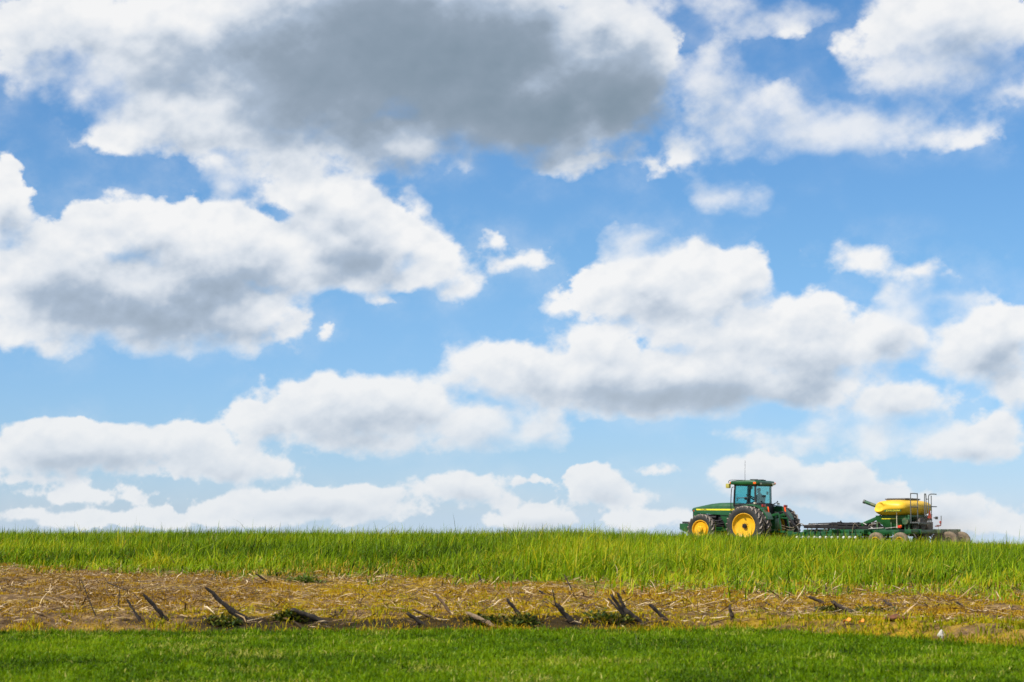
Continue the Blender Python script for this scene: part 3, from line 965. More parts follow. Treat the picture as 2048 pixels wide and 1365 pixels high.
def lettering(text, height, mat, parent, origin, right, up, thick=.004, name="lettering", xscale=1.0):
    """Raised letters lying in the plane of right and up."""
    cu = bpy.data.curves.new(name, 'FONT')
    cu.body = text; cu.size = height * 1.38; cu.align_x = 'CENTER'; cu.align_y = 'CENTER'; cu.extrude = thick / 2
    tmp = bpy.data.objects.new(name, cu); COL.objects.link(tmp)
    dg = bpy.context.evaluated_depsgraph_get()
    me = bpy.data.meshes.new_from_object(tmp.evaluated_get(dg))
    bpy.data.objects.remove(tmp); bpy.data.curves.remove(cu)
    me.name = name
    r, u = Vector(right).normalized(), Vector(up).normalized()
    n = r.cross(u)
    for v in me.vertices:
        v.co = Vector(origin) + r * v.co.x * xscale + u * v.co.y + n * v.co.z
    me.materials.clear(); me.materials.append(mat)
    return link(name, me, parent)


G_PAINT = paint("green_paint", (.007, .072, .017), .36, var=.2, scale=3, dust=(.14, .11, .06), dust_amt=.14, coat=.12)
G_DUSTY = paint("dusty_green_paint", (.016, .080, .026), .5, var=.25, scale=4, dust=(.22, .17, .10), dust_amt=.40)
Y_PAINT = paint("yellow_paint", (.74, .40, .008), .38, var=.08, scale=4, dust=(.35, .22, .08), dust_amt=.12)
Y_TANK = paint("yellow_plastic", (.70, .43, .020), .42, var=.07, scale=2, dust=(.45, .34, .12), dust_amt=.15)
Y_STRIPE = paint("yellow_decal", (.80, .68, .02), .4, var=.03)
BLACK = paint("black_metal", (.014, .013, .015), .62, var=.3, dust=(.07, .06, .05), dust_amt=.2, spec=.25)
BLACK_DUST = paint("dusty_black_metal", (.030, .026, .022), .6, var=.35, dust=(.16, .12, .08), dust_amt=.4)
TRIM = paint("dark_trim", (.020, .022, .022), .5, var=.2)
RUBBER = paint("rubber", (.022, .021, .020), .75, var=.3, scale=8, dust=(.10, .08, .06), dust_amt=.3)
LUG = paint("dusty_lug", (.20, .165, .135), .85, var=.45, scale=14, dust=(.36, .30, .25), dust_amt=.5)
DIRT_TYRE = paint("muddy_rubber", (.16, .115, .075), .9, var=.4, scale=10, dust=(.28, .21, .14), dust_amt=.5, bump=.4)
STEEL = paint("steel", (.26, .25, .24), .5, metal=.7, var=.2, scale=12)
WHITE = paint("white_paint", (.75, .75, .72), .5, var=.1)
GREY = paint("grey_metal", (.10, .11, .11), .45, var=.2)
LID = paint("lid_grey", (.10, .095, .09), .6, var=.2)
RED = paint("red_plastic", (.65, .03, .015), .35, var=.05)
ORANGE = paint("orange_lens", (.85, .13, .01), .3, var=.05)
RED_LENS = paint("red_lens", (.35, .015, .012), .3, var=.05)
SMV = paint("fluorescent_orange", (.95, .11, .015), .5, var=.03)
LAMP = paint("lamp_lens", (.55, .50, .36), .25, var=.1)
MIRROR_BACK = paint("mirror_housing", (.42, .36, .07), .45, var=.1)
SEAT = paint("seat_cloth", (.012, .014, .015), .9, var=.2)
HOSE = paint("hose", (.16, .125, .085), .7, var=.4)
BLACK_INK = paint("black_ink", (.01, .012, .01), .5, var=.02)
SKIN = paint("skin", (.20, .11, .075), .55, var=.08)
SHIRT = paint("dark_shirt", (.012, .015, .018), .9, var=.2)
CAP = paint("dark_cap", (.016, .018, .020), .85, var=.2)
TROUSERS = paint("dark_trousers", (.020, .022, .030), .9, var=.2)


def glass(name, tint, refl=.07):
    m, t, b = new_mat(name)
    tr = t.n.new('ShaderNodeBsdfTransparent'); tr.inputs[0].default_value = (*tint, 1)
    gl = t.n.new('ShaderNodeBsdfGlossy'); gl.inputs['Roughness'].default_value = .03
    fr = t.n.new('ShaderNodeFresnel'); fr.inputs[0].default_value = 1.45
    mx = t.n.new('ShaderNodeMixShader')
    t.put(mx.inputs[0], t.math('MULTIPLY_ADD', fr.outputs[0], .35, refl - .03))
    t.l.new(tr.outputs[0], mx.inputs[1]); t.l.new(gl.outputs[0], mx.inputs[2])
    t.l.new(mx.outputs[0], t.n['Material Output'].inputs[0])
    return m


GLASS = glass("tinted_glass", (.60, .87, .885), .035)


# ------------------------------------------------------------------ wheels
def tyre_mesh(R, rim, w, lugs, lug_h, name, mats, parent):
    m = MB()
    r1 = R - lug_h
    prof = [(rim - .015, -w * .36), (rim + .03, -w * .42), ((rim + r1) / 2, -w * .5), (r1 - .07, -w * .49), (r1 - .02, -w * .44), (r1, -w * .3), (r1 + .008, 0),
            (r1, w * .3), (r1 - .02, w * .44), (r1 - .07, w * .49), ((rim + r1) / 2, w * .5), (rim + .03, w * .42), (rim - .015, w * .36)]
    m.lathe(prof, n=56)
    if lugs:
        for k in range(lugs * 2):
            side = 1 if k % 2 else -1
            a0 = math.pi * 2 * k / (lugs * 2)
            V = []
            da = .24 / R
            for (ya, aa, rt) in ((-.02, 0, 1.0), (.22, da * .45, 1.0), (.46, da, .985), (.52, da * 1.08, .93)):
                for (rad, half) in ((1, .020), (0, .030)):
                    for e in (-1, 1):
                        rr = R * rt if rad else (r1 if ya < .5 else r1 - .08)
                        aa2 = a0 + aa + e * half / R
                        V.append((rr * math.cos(aa2), side * ya * w * (1.0 if rad or ya < .5 else .9), rr * math.sin(aa2)))
            F = []
            for i in range(3):
                o, q = i * 4, (i + 1) * 4
                F += [(o, o + 1, q + 1, q), (o, q, q + 2, o + 2), (o + 1, o + 3, q + 3, q + 1)]
            F += [(0, 2, 3, 1), (12, 13, 15, 14)]
            m.add(V, F, 1)
    return m.build(name, mats, parent, sharp=30)


def wheel(name, parent, R, rimr, w, lugs, disc, tyre_mats, rim_mat, hub_mat, loc, hub=(.13, .10)):
    """disc: depth of the disc below the outer face (negative bulges out). The wheel itself is the hub and bolts; tyre and rim are its children. Outer face is +Y."""
    h = MB()
    yf = w * .42 - disc
    h.lathe([(0, yf + hub[1]), (hub[0] * .85, yf + hub[1]), (hub[0], yf + hub[1] - .02), (hub[0], yf - .1), (0, yf - .1)], n=24)
    for k in range(10):
        a = 2 * math.pi * k / 10
        x, z = math.cos(a) * hub[0] * 1.45, math.sin(a) * hub[0] * 1.45
        h.lathe([(0, .022), (.014, .022), (.014, 0), (.0, 0)], (x, yf + .006, z), n=8)
    wh = h.build(name, hub_mat, parent, loc=loc)
    tyre_mesh(R, rimr, w, lugs, .05 if lugs else 0.0, "tyre", tyre_mats, wh)
    r = MB()
    o = w * .42
    r.lathe([(rimr + .012, o - .02), (rimr + .012, o), (rimr - .012, o + .004), (rimr - .03, o - .03), (rimr - .055, o - .10), (rimr - .075, yf + .05 if disc > .12 else o - .12),
             (rimr * .72, yf + .012), (rimr * .5, yf), (0.05, yf), (0.05, yf - .03), (rimr * .55, yf - .03), (rimr - .05, yf - .10), (rimr - .03, -o), (rimr + .012, -o), (rimr + .012, -o + .02)], n=56)
    rm = r.build("rim", rim_mat, wh, sharp=40)
    return wh


# ------------------------------------------------------------------ tractor
TR_ROT = math.radians(146)
TR_PITCH = math.radians(-1.1)          # the field rises a little ahead of it
TR_LOC = Vector((12.68, 100.8, 0.03))


def build_tractor():
    T = thing("tractor", "green farm tractor with yellow wheels and dual rear tyres driving left through the crop", "tractor", TR_LOC, TR_ROT)
    T.rotation_euler = (0, TR_PITCH, TR_ROT)

    # hood: rounded sections from the grille back to the cab
    def section(x, hw, zb, zt, drop):
        pts = [(-hw, zb), (-hw, zt - drop), (-hw * .93, zt - drop * .55), (-hw * .74, zt - drop * .18), (-hw * .4, zt - .01), (0, zt),
               (hw * .4, zt - .01), (hw * .74, zt - drop * .18), (hw * .93, zt - drop * .55), (hw, zt - drop), (hw, zb)]
        return [(x, y, z) for (y, z) in pts]
    m = MB()
    m.loft([section(1.16, .50, 1.50, 2.12, .20), section(1.8, .49, 1.50, 2.14, .20), section(2.4, .47, 1.52, 2.125, .20), section(2.9, .45, 1.54, 2.07, .19),
            section(3.4, .42, 1.56, 1.97, .17), section(3.75, .39, 1.60, 1.90, .14), section(3.90, .36, 1.66, 1.86, .10), section(3.94, .33, 1.70, 1.82, .06)])
    hood = m.build("hood", G_PAINT, T, sharp=30)
    for s in (1, -1):
        m = MB()
        xs = np.linspace(1.2, 3.66, 24)
        m.prism([(x, 1.745 - .008 * (x - 1.2)) for x in xs] + [(x, 1.825 - .012 * (x - 1.2)) for x in xs[::-1]], 0, .006, 'XZ')
        # follow the taper of the hood side
        for v in m.V:
            hw = np.interp(v.x, [1.16, 1.8, 2.4, 2.9, 3.4, 3.75], [.50, .49, .47, .45, .42, .39])
            v.y = s * (hw + .004 + v.y)
        st = m.build("hood_stripe", Y_STRIPE, hood)
        if s > 0:
            lettering("JOHN DEERE", .042, BLACK_INK, hood, (3.22, .4435, 1.768), (-1, .095, 0), (0, 0, 1), xscale=1.1, name="hood_lettering")
            lettering("8400", .045, BLACK_INK, hood, (1.52, .5065, 1.788), (-1, .012, 0), (0, 0, 1), name="hood_number")
    m = MB()
    m.box((3.86, 0, 1.36), (.10, .62, .62), bev=.03)
    for k in range(9):
        m.box((3.915, 0, 1.10 + k * .06), (.012, .56, .018))
    m.build("grille", TRIM, T)
    for s in (1, -1):
        MB().box((3.90, s * .20, 1.73), (.05, .18, .07), bev=.015).build("headlight", LAMP, T)
        MB().box((3.80, s * .37, 1.70), (.10, .03, .07), bev=.01).build("marker_light", RED_LENS, T)
    # side panels and engine
    for s in (1, -1):
        MB().prism([(1.02, .92), (1.95, .92), (2.05, 1.15), (2.30, 1.52), (1.02, 1.52)], s * .40 - .025, s * .40 + .025).build("side_panel", G_PAINT, T)
        MB().prism([(3.45, 1.10), (3.82, 1.08), (3.82, 1.60), (3.5, 1.60)], s * .36 - .02, s * .36 + .02).build("grille_panel", G_PAINT, T)
    m = MB()
    m.box((2.6, 0, 1.22), (1.7, .56, .62), bev=.05)
    m.lathe([(0, .2), (.10, .2), (.10, -.2), (0, -.2)], (2.7, .33, 1.38), 'X', 16)
    m.box((2.2, .33, 1.25), (.35, .12, .3), bev=.03)
    m.box((3.1, .31, 1.15), (.3, .1, .25), bev=.03)
    m.hose([(1.9, .36, 1.35), (2.4, .42, 1.2), (2.9, .40, 1.3), (3.3, .33, 1.22)], .03)
    m.hose([(2.0, .38, 1.1), (2.5, .42, 1.02), (3.0, .36, 1.08)], .022)
    m.build("engine", BLACK, T)
    m = MB()
    m.box((2.0, 0, .86), (3.9, .46, .34), bev=.04)
    m.box((.1, 0, .98), (1.5, .70, .60), bev=.06)
    m.lathe([(0, -1.80), (.12, -1.80), (.12, 1.80), (0, 1.80)], (0, 0, .97), 'Y', 18)
    for s in (1, -1):
        m.lathe([(0, 0), (.26, 0), (.26, .55), (.17, .62), (0, .62)], (0, s * .35 if s > 0 else -.97, .97), 'Y', 24)
    m.build("chassis", G_PAINT, T)
    m = MB()
    m.prism([(3.84, .62), (4.22, .58), (4.62, .74), (4.62, 1.03), (3.84, 1.03)], -.40, .40)
    wb = m.build("weight_bracket", G_PAINT, T)
    MB().box((4.30, 0, 1.085), (.46, .62, .10), bev=.025).build("front_cover", TRIM, wb)
    m = MB()
    m.box((2.95, 0, .74), (.30, 1.70, .24), bev=.04)
    m.tube([(2.78, -.85, .80), (2.78, .85, .80)], .035)
    for s in (1, -1):
        m.lathe([(0, 0), (.20, 0), (.22, .10), (.16, .2), (0, .2)], (2.95, s * .78 - .1, .75), 'Y', 20)
    m.build("front_axle", G_PAINT, T)

    fw = wheel("front_wheel", T, .765, .457, .40, 19, .02, [RUBBER, LUG], Y_PAINT, Y_PAINT, (2.95, 1.10, .765), hub=(.15, .12))
    c = copy_part(fw, T, (2.95, -1.10, .765), math.pi)
    rw = wheel("rear_wheel", T, 1.0, .625, .46, 22, .17, [RUBBER, LUG], Y_PAINT, BLACK, (0, 2.02, .98), hub=(.11, .12))
    copy_part(rw, T, (0, -2.02, .98), math.pi)
    copy_part(rw, T, (0, 1.28, .98), 0)
    copy_part(rw, T, (0, -1.28, .98), math.pi)
    # weathered hand hole in the outer rim
    MB().lathe([(0, .02), (.03, .02), (.035, 0), (.03, -.01), (0, -.01)], (0, 0, 0), 'Y', 14).build("valve_hole", BLACK, rw, loc=(-.02, .07, .36))

    # fenders
    for s in (1, -1):
        m = MB()
        rings = []
        for k in range(12):
            a = math.radians(62 + k * 9)
            ring = []
            for (y, r) in ((.86, 1.075), (1.47, 1.075), (1.50, 1.05), (1.50, 1.02), (1.46, 1.045), (.86, 1.045)):
                ring.append((math.cos(a) * r + .05, s * y, .98 + math.sin(a) * r))
            rings.append(ring)
        m.loft(rings)
        m.prism([(.62, 1.55), (.62, 1.98), (-.62, 1.98), (-.78, 1.5)], s * .875 - .02, s * .875 + .02)
        f = m.build("fender", G_PAINT, T)
        MB().box((-.60, s * 1.22, 2.00), (.07, .34, .13), bev=.02).build("tail_light", RED_LENS, f)
        MB().box((-.16, s * 1.30, 2.115), (.10, .16, .09), bev=.02).build("work_light", LAMP, f)
        MB().prism([(-.78, 1.55), (-.70, 1.55), (-.66, 1.95), (-.74, 1.95)], s * .93, s * .96).build("reflector", SMV, f)

    # cab: sill, posts, roof, panes
    m = MB()
    m.prism([(1.24, 1.48), (1.24, 2.02), (.62, 2.06), (-.12, 2.10), (-.14, 1.48)], -.84, .84)
    m.build("cab_base", TRIM, T)
    top, fx, rx = 3.05, 1.22, -.12
    m = MB()
    for s in (1, -1):
        y = s * .84
        m.bar((1.26, y, 1.95), (fx - .02, y, top), .075, .09, .015)
        m.bar((.05, y, 2.05), (.07, y * .99, top), .085, .10, .015)
        m.bar((1.25, y, 2.03), (-.05, y, 2.09), .05, .05, .01)
        m.bar((fx, y, top - .03), (-.05, y, top - .03), .06, .07, .01)
        m.bar((-.05, y * .97, 2.08), (-.30, y * .72, 2.10), .05, .05, .01)
    m.bar((1.25, -.84, 2.03), (1.25, .84, 2.03), .06, .06, .01)
    m.bar((fx, -.84, top - .03), (fx, .84, top - .03), .06, .07, .01)
    m.bar((.0, -.84, 2.10), (.0, .84, 2.10), .06, .08, .01)
    m.bar((.02, -.84, top - .03), (.02, .84, top - .03), .06, .07, .01)
    m.bar((.72, .84, 1.50), (.66, .84, 2.06), .04, .05, .008)
    fr = m.build("cab_frame", TRIM, T)
    m = MB()
    for s in (1,):
        m.tube([(1.05, .88, 2.36), (.45, .88, 2.40)], .018, 8)
        m.tube([(1.06, .88, 2.20), (1.05, .88, 2.36)], .018, 8)
        m.tube([(.46, .88, 2.20), (.45, .88, 2.40)], .018, 8)
    m.build("door_handle", TRIM, fr)
    e = .012
    for s in (1, -1):
        MB().prism([(1.22, 2.07), (1.19, 2.99), (.02, 2.99), (.02, 2.12)], s * .845 - e / 2, s * .845 + e / 2).build("window", GLASS, T)
    MB().prism([(-.79, 2.08), (.79, 2.08), (.79, 2.99), (-.79, 2.99)], 1.235, 1.235 + e, 'YZ').build("windscreen", GLASS, T)
    MB().prism([(-.78, 2.15), (.78, 2.15), (.78, 2.99), (-.78, 2.99)], -.0, -.0 + e, 'YZ').build("rear_window", GLASS, T)
    # roof
    def rr(x, hw, zb, zt):
        c = .10
        pts = []
        for (cy, cz, a0) in ((hw - c, zt - c * .6, 0), (-hw + c, zt - c * .6, 90), (-hw + c, zb + .03, 180), (hw - c, zb + .03, 270)):
            for k in range(4):
                a = math.radians(a0 + k * 30)
                pts.append((x, cy + math.cos(a) * c, cz + math.sin(a) * (c * .6 if a0 < 180 else .03)))
        return pts
    m = MB()
    m.loft([rr(1.46, .86, 3.06, 3.17), rr(1.40, .95, 3.04, 3.22), rr(1.1, .97, 3.03, 3.25), rr(.6, .97, 3.03, 3.275), rr(.1, .97, 3.03, 3.27), rr(-.10, .95, 3.04, 3.24), rr(-.17, .86, 3.06, 3.19)])
    roof = m.build("roof", G_PAINT, T, sharp=50)
    m = MB()
    m.box((.35, 0, 3.285), (.62, .60, .05), bev=.02)
    m.tube([(.62, -.32, 3.315), (.20, -.32, 3.32)], .018, 6)
    m.tube([(.62, .32, 3.315), (.20, .32, 3.32)], .018, 6)
    m.build("roof_hatch", TRIM, roof)
    for (x, y) in ((1.44, .88), (1.44, -.88), (.04, .955), (-.12, -.90)):
        MB().box((x, y, 3.13), (.16 if x < 1 else .08, .06, .10), bev=.02).build("warning_light", ORANGE, roof)
    for (x, y) in ((-.16, .70), (-.18, -.60), (-.18, -.78), (1.47, .55), (1.47, -.55)):
        MB().box((x, y, 3.10), (.06, .15, .09), bev=.02).build("work_light", LAMP, roof)
    MB().tube([(.82, .50, 3.24), (.82, .50, 3.34), (.825, .50, 3.6), (.82, .50, 4.26)], [.018, .010, .008, .008], 6).build("antenna", BLACK, roof)
    for s in (1, -1):
        m = MB()
        m.hose([(.55, s * .93, 3.26), (1.2, s * .99, 3.27), (1.36, s * 1.16, 3.24), (1.38, s * 1.20, 3.12)], .016)
        a = m.build("mirror_arm", BLACK, T)
        MB().box((1.40, s * 1.20, 2.97), (.20, .22, .23), bev=.04).build("mirror", MIRROR_BACK, a)
    # exhaust stack in front of the far post and the near grab rail
    m = MB()
    m.hose([(1.36, .86, 1.55), (1.38, .93, 1.75), (1.37, .95, 2.4), (1.34, .93, 2.86), (1.28, .86, 2.92)], .020)
    m.build("grab_rail", BLACK, T)
    MB().tube([(1.30, -.78, 1.7), (1.30, -.78, 2.8), (1.29, -.78, 2.98), (1.24, -.80, 3.04)], [.055, .055, .045, .04], 12).build("exhaust", BLACK, T)
    # steps
    m = MB()
    for k in range(3):
        m.box((1.18 - .0 * k, .80 + .05 * (2 - k), .72 + .30 * k), (.42, .26, .03), bev=.008)
    for x in (.98, 1.38):
        m.bar((x, .98, .62), (x, .80, 1.50), .03, .06, .008)
    m.build("step_ladder", G_DUSTY, T)
    m = MB()
    m.box((1.35, .62, 1.02), (.55, .36, .46), bev=.06)
    m.build("fuel_tank", BLACK, T)
    # cab interior
    m = MB()
    m.box((.28, 0, 1.97), (.50, .52, .14), bev=.05)
    R = Matrix.Rotation(math.radians(-10), 3, 'Y')
    m.box((.09, 0, 2.27), (.10, .48, .56), R, .04)
    m.box((.30, .30, 2.19), (.36, .07, .06), bev=.02); m.box((.30, -.30, 2.19), (.36, .07, .06), bev=.02)
    m.box((.28, 0, 1.80), (.36, .36, .22), bev=.03)
    m.build("seat", SEAT, T)
    m = MB()
    m.bar((1.10, 0, 1.55), (.86, 0, 2.36), .10, .12, .02)
    m.box((.98, 0, 2.36), (.12, .36, .14), Matrix.Rotation(.5, 3, 'Y'), .03)
    m.box((.55, -.52, 2.05), (.62, .22, .32), bev=.04)
    m.box((.70, -.45, 2.36), (.05, .18, .24), bev=.02)
    m.build("console", TRIM, T)
    MB().box((.12, -.62, 2.65), (.06, .14, .16), bev=.02).build("monitor", TRIM, T)
    m = MB()
    c, ax = Vector((.80, 0, 2.47)), Vector((-.45, 0, .9)).normalized()
    u = Vector((0, 1, 0)); w_ = ax.cross(u)
    m.tube([c + u * math.cos(a) * .20 + w_ * math.sin(a) * .20 for a in np.linspace(0, 2 * math.pi, 25)], .016, 6)
    for a in (.5, 2.6, 4.7):
        m.tube([c, c + u * math.cos(a) * .20 + w_ * math.sin(a) * .20], .012, 6)
    m.tube([c, c - ax * .14], .03, 8)
    m.build("steering_wheel", TRIM, T)
    # rear lift and hitch
    m = MB()
    for s in (1, -1):
        m.bar((-.45, s * .42, 1.45), (-1.05, s * .44, 1.62), .09, .13, .015)
        m.bar((-1.05, s * .44, 1.62), (-1.20, s * .45, .78), .06, .07, .012)
        m.bar((-.45, s * .34, .70), (-1.40, s * .46, .72), .07, .11, .015)
        m.bar((-.50, s * .30, 1.55), (-.42, s * .30, .8), .12, .16, .02)
    m.box((-.62, 0, 1.20), (.32, .62, .70), bev=.05)
    m.bar((-.7, 0, 1.45), (-1.35, 0, 1.38), .08, .08, .012)
    m.build("lift_arms", G_PAINT, T)
    m = MB()
    m.bar((-.3, 0, .56), (-1.32, 0, .56), .10, .06, .01)
    m.box((-.80, .12, 1.62), (.16, .30, .18), bev=.02)
    for k in range(4):
        m.hose([(-.82, -.1 + k * .09, 1.60), (-1.1, -.12 + k * .1, 1.72), (-1.5, .0 + .05 * k, 1.35), (-1.9, .25 + .05 * k, 1.05)], .016, mi=0)
    m.build("drawbar", BLACK, T)
    MB().tube([(-.28, -.60, 2.13), (-.40, -.62, 2.16), (-.46, -.62, 2.24)], [.02, .02, .035], 8).build("rear_lamp_stalk", BLACK, T)
    return T


# ------------------------------------------------------------------ driver
def build_driver():
    root = Vector((.27, 0, 2.02))          # tractor coordinates, hips on the seat
    pts, edges, rad = [], [], []

    def node(p, r, par=None):
        pts.append(p); rad.append(r)
        if par is not None:
            edges.append((par, len(pts) - 1))
        return len(pts) - 1
    pel = node((0, 0, .08), (.16, .12))
    bel = node((-.03, 0, .24), (.155, .125), pel)
    che = node((-.03, 0, .42), (.18, .13), bel)
    upp = node((-.02, 0, .53), (.12, .10), che)
    nec = node((.0, 0, .60), (.058, .06), upp)
    jaw = node((.025, 0, .66), (.07, .075), nec)
    sku = node((.02, 0, .76), (.078, .095), jaw)
    top = node((.015, 0, .83), (.062, .075), sku)
    nos = node((.118, 0, .705), (.016, .016), jaw)
    for s in (1, -1):
        ear = node((.0, s * .088, .735), (.018, .022), sku)
        hip = node((.03, s * .10, .07), (.10, .09), pel)
        kne = node((.46, s * .15, .10), (.070, .070), hip)
        ank = node((.60, s * .15, -.34), (.045, .045), kne)
        toe = node((.76, s * .17, -.38), (.038, .032), ank)
        sho = node((-.02, s * .19, .50), (.068, .068), upp)
        elb = node((.16, s * .27, .26), (.046, .046), sho)
        wri = node((.42, s * .19, .40), (.028, .026), elb)
        pal = node((.49, s * .18, .425), (.036, .020), wri)
        for f in range(4):
            y = s * (.18 + (f - 1.5) * .021)
            a = node((.535, y, .445 - .004 * abs(f - 1.5)), (.0095, .0095), pal)
            b = node((.565 + .004 * (f == 1), y, .425), (.009, .009), a)
            node((.555, y, .398), (.008, .008), b)
        t1 = node((.505, s * .135, .435), (.011, .011), pal)
        node((.535, s * .125, .425), (.009, .009), t1)
    me = bpy.data.meshes.new("person")
    me.from_pydata([Vector(p) + root for p in pts], edges, [])
    o = link("person", me)
    o.location = TR_LOC; o.rotation_euler = (0, TR_PITCH, TR_ROT)
    sk = o.modifiers.new("skin", 'SKIN')
    for i, r in enumerate(rad):
        o.data.skin_vertices[0].data[i].radius = r
    o.data.skin_vertices[0].data[0].use_root = True
    o.modifiers.new("sub", 'SUBSURF').levels = 2
    dg = bpy.context.evaluated_depsgraph_get()
    m2 = bpy.data.meshes.new_from_object(o.evaluated_get(dg))
    o.modifiers.clear(); o.data = m2; m2.name = "person"
    m2.materials.clear()
    for m in (SKIN, SHIRT, TROUSERS):
        m2.materials.append(m)
    idx = []
    for p in m2.polygons:
        c = p.center - root
        if c.z > .60 or (c.x > .36 and c.z > .3):
            idx.append(0)
        elif c.z > .17 and not (c.x > .2 and c.z < .2):
            idx.append(1)
        else:
            idx.append(2)
    m2.polygons.foreach_set("material_index", np.array(idx, dtype=np.int32))
    m2.polygons.foreach_set("use_smooth", np.full(len(m2.polygons), True))
    tag(o, "driver in dark clothes and cap sitting in the tractor cab holding the steering wheel", "person")
    # cap with a peak, eyes and mouth
    m = MB()
    m.lathe([(.098, 0), (.102, .03), (.094, .07), (.065, .105), (.03, .118), (0, .12)], root + Vector((.015, 0, .765)), 'Z', 20)
    m.prism([(.09, -.07), (.16, -.055), (.19, 0), (.16, .055), (.09, .07)], root.z + .768, root.z + .780, 'XY')
    for v in m.V[-10:]:
        v.x += root.x + .01; v.y += root.y
    m.build("cap", CAP, o)
    for s in (1, -1):
        MB().lathe([(0, .012), (.009, .008), (.012, 0), (.009, -.008), (0, -.012)], root + Vector((.095, s * .033, .735)), 'Y', 10).build("eye", BLACK_INK, o)
    MB().box(root + Vector((.100, 0, .665)), (.012, .05, .010), bev=.004).build("mouth", BLACK_INK, o)


# ------------------------------------------------------------------ air seeder
SD_ROT = math.radians(142)
SD_LOC = Vector((19.72, 97.1, -.15))


def build_seeder():
    S = thing("air_seeder", "long green air seeder with yellow tank and orange triangle towed behind the tractor", "seeder", SD_LOC, SD_ROT)
    # tank: a rounded body with a scooped recess at the front corner
    nu, nv = 220, 110
    V, F = [], []
    cx, cz, ax, ay, az = .84, 1.985, .98, 1.64, .385
    for i in range(nv + 1):
        ph = -math.pi / 2 + math.pi * i / nv
        for k in range(nu):
            th = 2 * math.pi * k / nu
            e1, e2 = .50, .42
            sp = lambda v, e: math.copysign(abs(v) ** e, v)
            x = sp(math.cos(ph), e1) * sp(math.cos(th), e2) * ax
            y = sp(math.cos(ph), e1) * sp(math.sin(th), e2) * ay
            z = sp(math.sin(ph), .62) * az
            if z < 0:                      # tapers in towards the hopper
                f = 1 + .16 * (z / az)
                x *= f; y *= f
            z += .05 * (1 - (x / ax) ** 2) * (z > 0) - .03 * max(0, x / ax) * (z > 0)
            # scoop in the upper front corner on each side
            for s in (1, -1):
                u, v, q = (x - .58) / .44, (z - .10) / .25, (y * s - 1.36) / .6
                d = u * u + v * v
                if d < 1 and q > -1:
                    k_ = (1 - d * d) ** 2
                    y -= s * .24 * k_; x -= .04 * k_
            V.append((cx + x, y - .07, cz + z))
    for i in range(nv):
        for k in range(nu):
            j = (k + 1) % nu
            F.append((i * nu + k, i * nu + j, (i + 1) * nu + j, (i + 1) * nu + k))
    tank = MB().add(V, F).build("tank", Y_TANK, S, sharp=70)
    m = MB()
    m.box((.80, 0, 2.375), (1.02, 1.52, .10), bev=.03)
    m.build("tank_collar", Y_TANK, tank)
    m = MB()
    m.box((.80, 0, 2.455), (1.10, 1.62, .055), bev=.02)
    m.box((.80, 0, 2.488), (.9, 1.3, .02), bev=.008)
    for y in (-.5, 0, .5):
        m.box((.80, y, 2.494), (1.12, .05, .02), bev=.006)
    lid = m.build("tank_lid", LID, S)
    # name band on the near side of the tank
    m = MB()
    m.prism([(.10, 1.84), (1.02, 1.84), (.94, 1.94), (.10, 1.94)], 1.545, 1.58)
    band = m.build("name_band", G_PAINT, tank)
    lettering("JOHN DEERE", .07, Y_STRIPE, band, (.52, 1.583, 1.888), (-1, 0, 0), (0, 0, 1), xscale=1.35)
    # hopper under the tank
    m = MB()
    m.loft([[(1.66, -1.20, 1.66), (1.66, 1.20, 1.66), (.0, 1.20, 1.66), (.0, -1.20, 1.66)],
            [(1.60, -1.18, 1.40), (1.60, 1.18, 1.40), (.05, 1.18, 1.40), (.05, -1.18, 1.40)],
            [(1.15, -1.0, 1.02), (1.15, 1.0, 1.02), (.5, 1.0, 1.02), (.5, -1.0, 1.02)]])
    hop = m.build("hopper", G_PAINT, S)
    MB().box((.95, 1.20, 1.50), (.75, .012, .03)).build("hopper_decal", Y_STRIPE, hop)
    m = MB()
    for x in (.1, .85, 1.6):
        for y in (-1.12, 1.12):
            m.bar((x, y, .92), (x, y, 1.66), .08, .08, .012)
    m.bar((-.1, -1.2, 1.62), (-.1, 1.2, 1.62), .10, .10, .015)
    m.bar((-.1, -1.2, 1.22), (-.1, 1.2, 1.22), .08, .08, .012)
    for y in (-1.15, 1.15):
        m.bar((-.1, y, .7), (-.1, y, 1.68), .09, .09, .012)
    m.build("tank_stand", G_DUSTY, S)
    # metering and blower gear under the tank
    m = MB()
    for y in (-.75, -.25, .25, .75):
        m.box((.8, y, .93), (.55, .34, .26), bev=.03)
        m.box((.10, y, 1.15), (.22, .30, .34), bev=.03)
    m.lathe([(0, -.12), (.30, -.12), (.33, -.06), (.33, .06), (.30, .12), (0, .12)], (-.28, .25, 1.25), 'X', 24)
    m.box((-.25, -.55, 1.05), (.30, .55, .60), bev=.04)
    m.box((-.30, .85, 1.02), (.22, .32, .70), bev=.03)
    m.box((-.12, .0, .80), (.25, 2.0, .30), bev=.03)
    for k in range(9):
        y = -1.0 + k * .25
        m.hose([(.75, y, .85), (.3, y * 1.05, .70), (-.3, y * 1.2, .80), (-.6, y * 1.35, .55), (-.75, y * 1.4, .40)], .030)
    m.build("metering_gear", BLACK_DUST, S)
    MB().lathe([(0, .10), (.16, .10), (.17, .05), (.17, -.06), (0, -.06)], (.02, 1.24, 1.38), 'Y', 20).build("blower_port", G_DUSTY, S)
    # main frame
    m = MB()
    for y in (-1.15, 1.15):
        m.bar((-.75, y, .88), (3.75, y, .88), .16, .22, .02)
    for x in (-.6, 1.9, 3.65):
        m.bar((x, -2.1, .88), (x, 2.1, .88), .15, .18, .02)
    m.bar((3.6, 0.2, .86), (6.5, 1.33, .74), .18, .20, .02)
    m.bar((3.7, 1.15, .86), (6.2, 1.30, .74), .12, .14, .015)
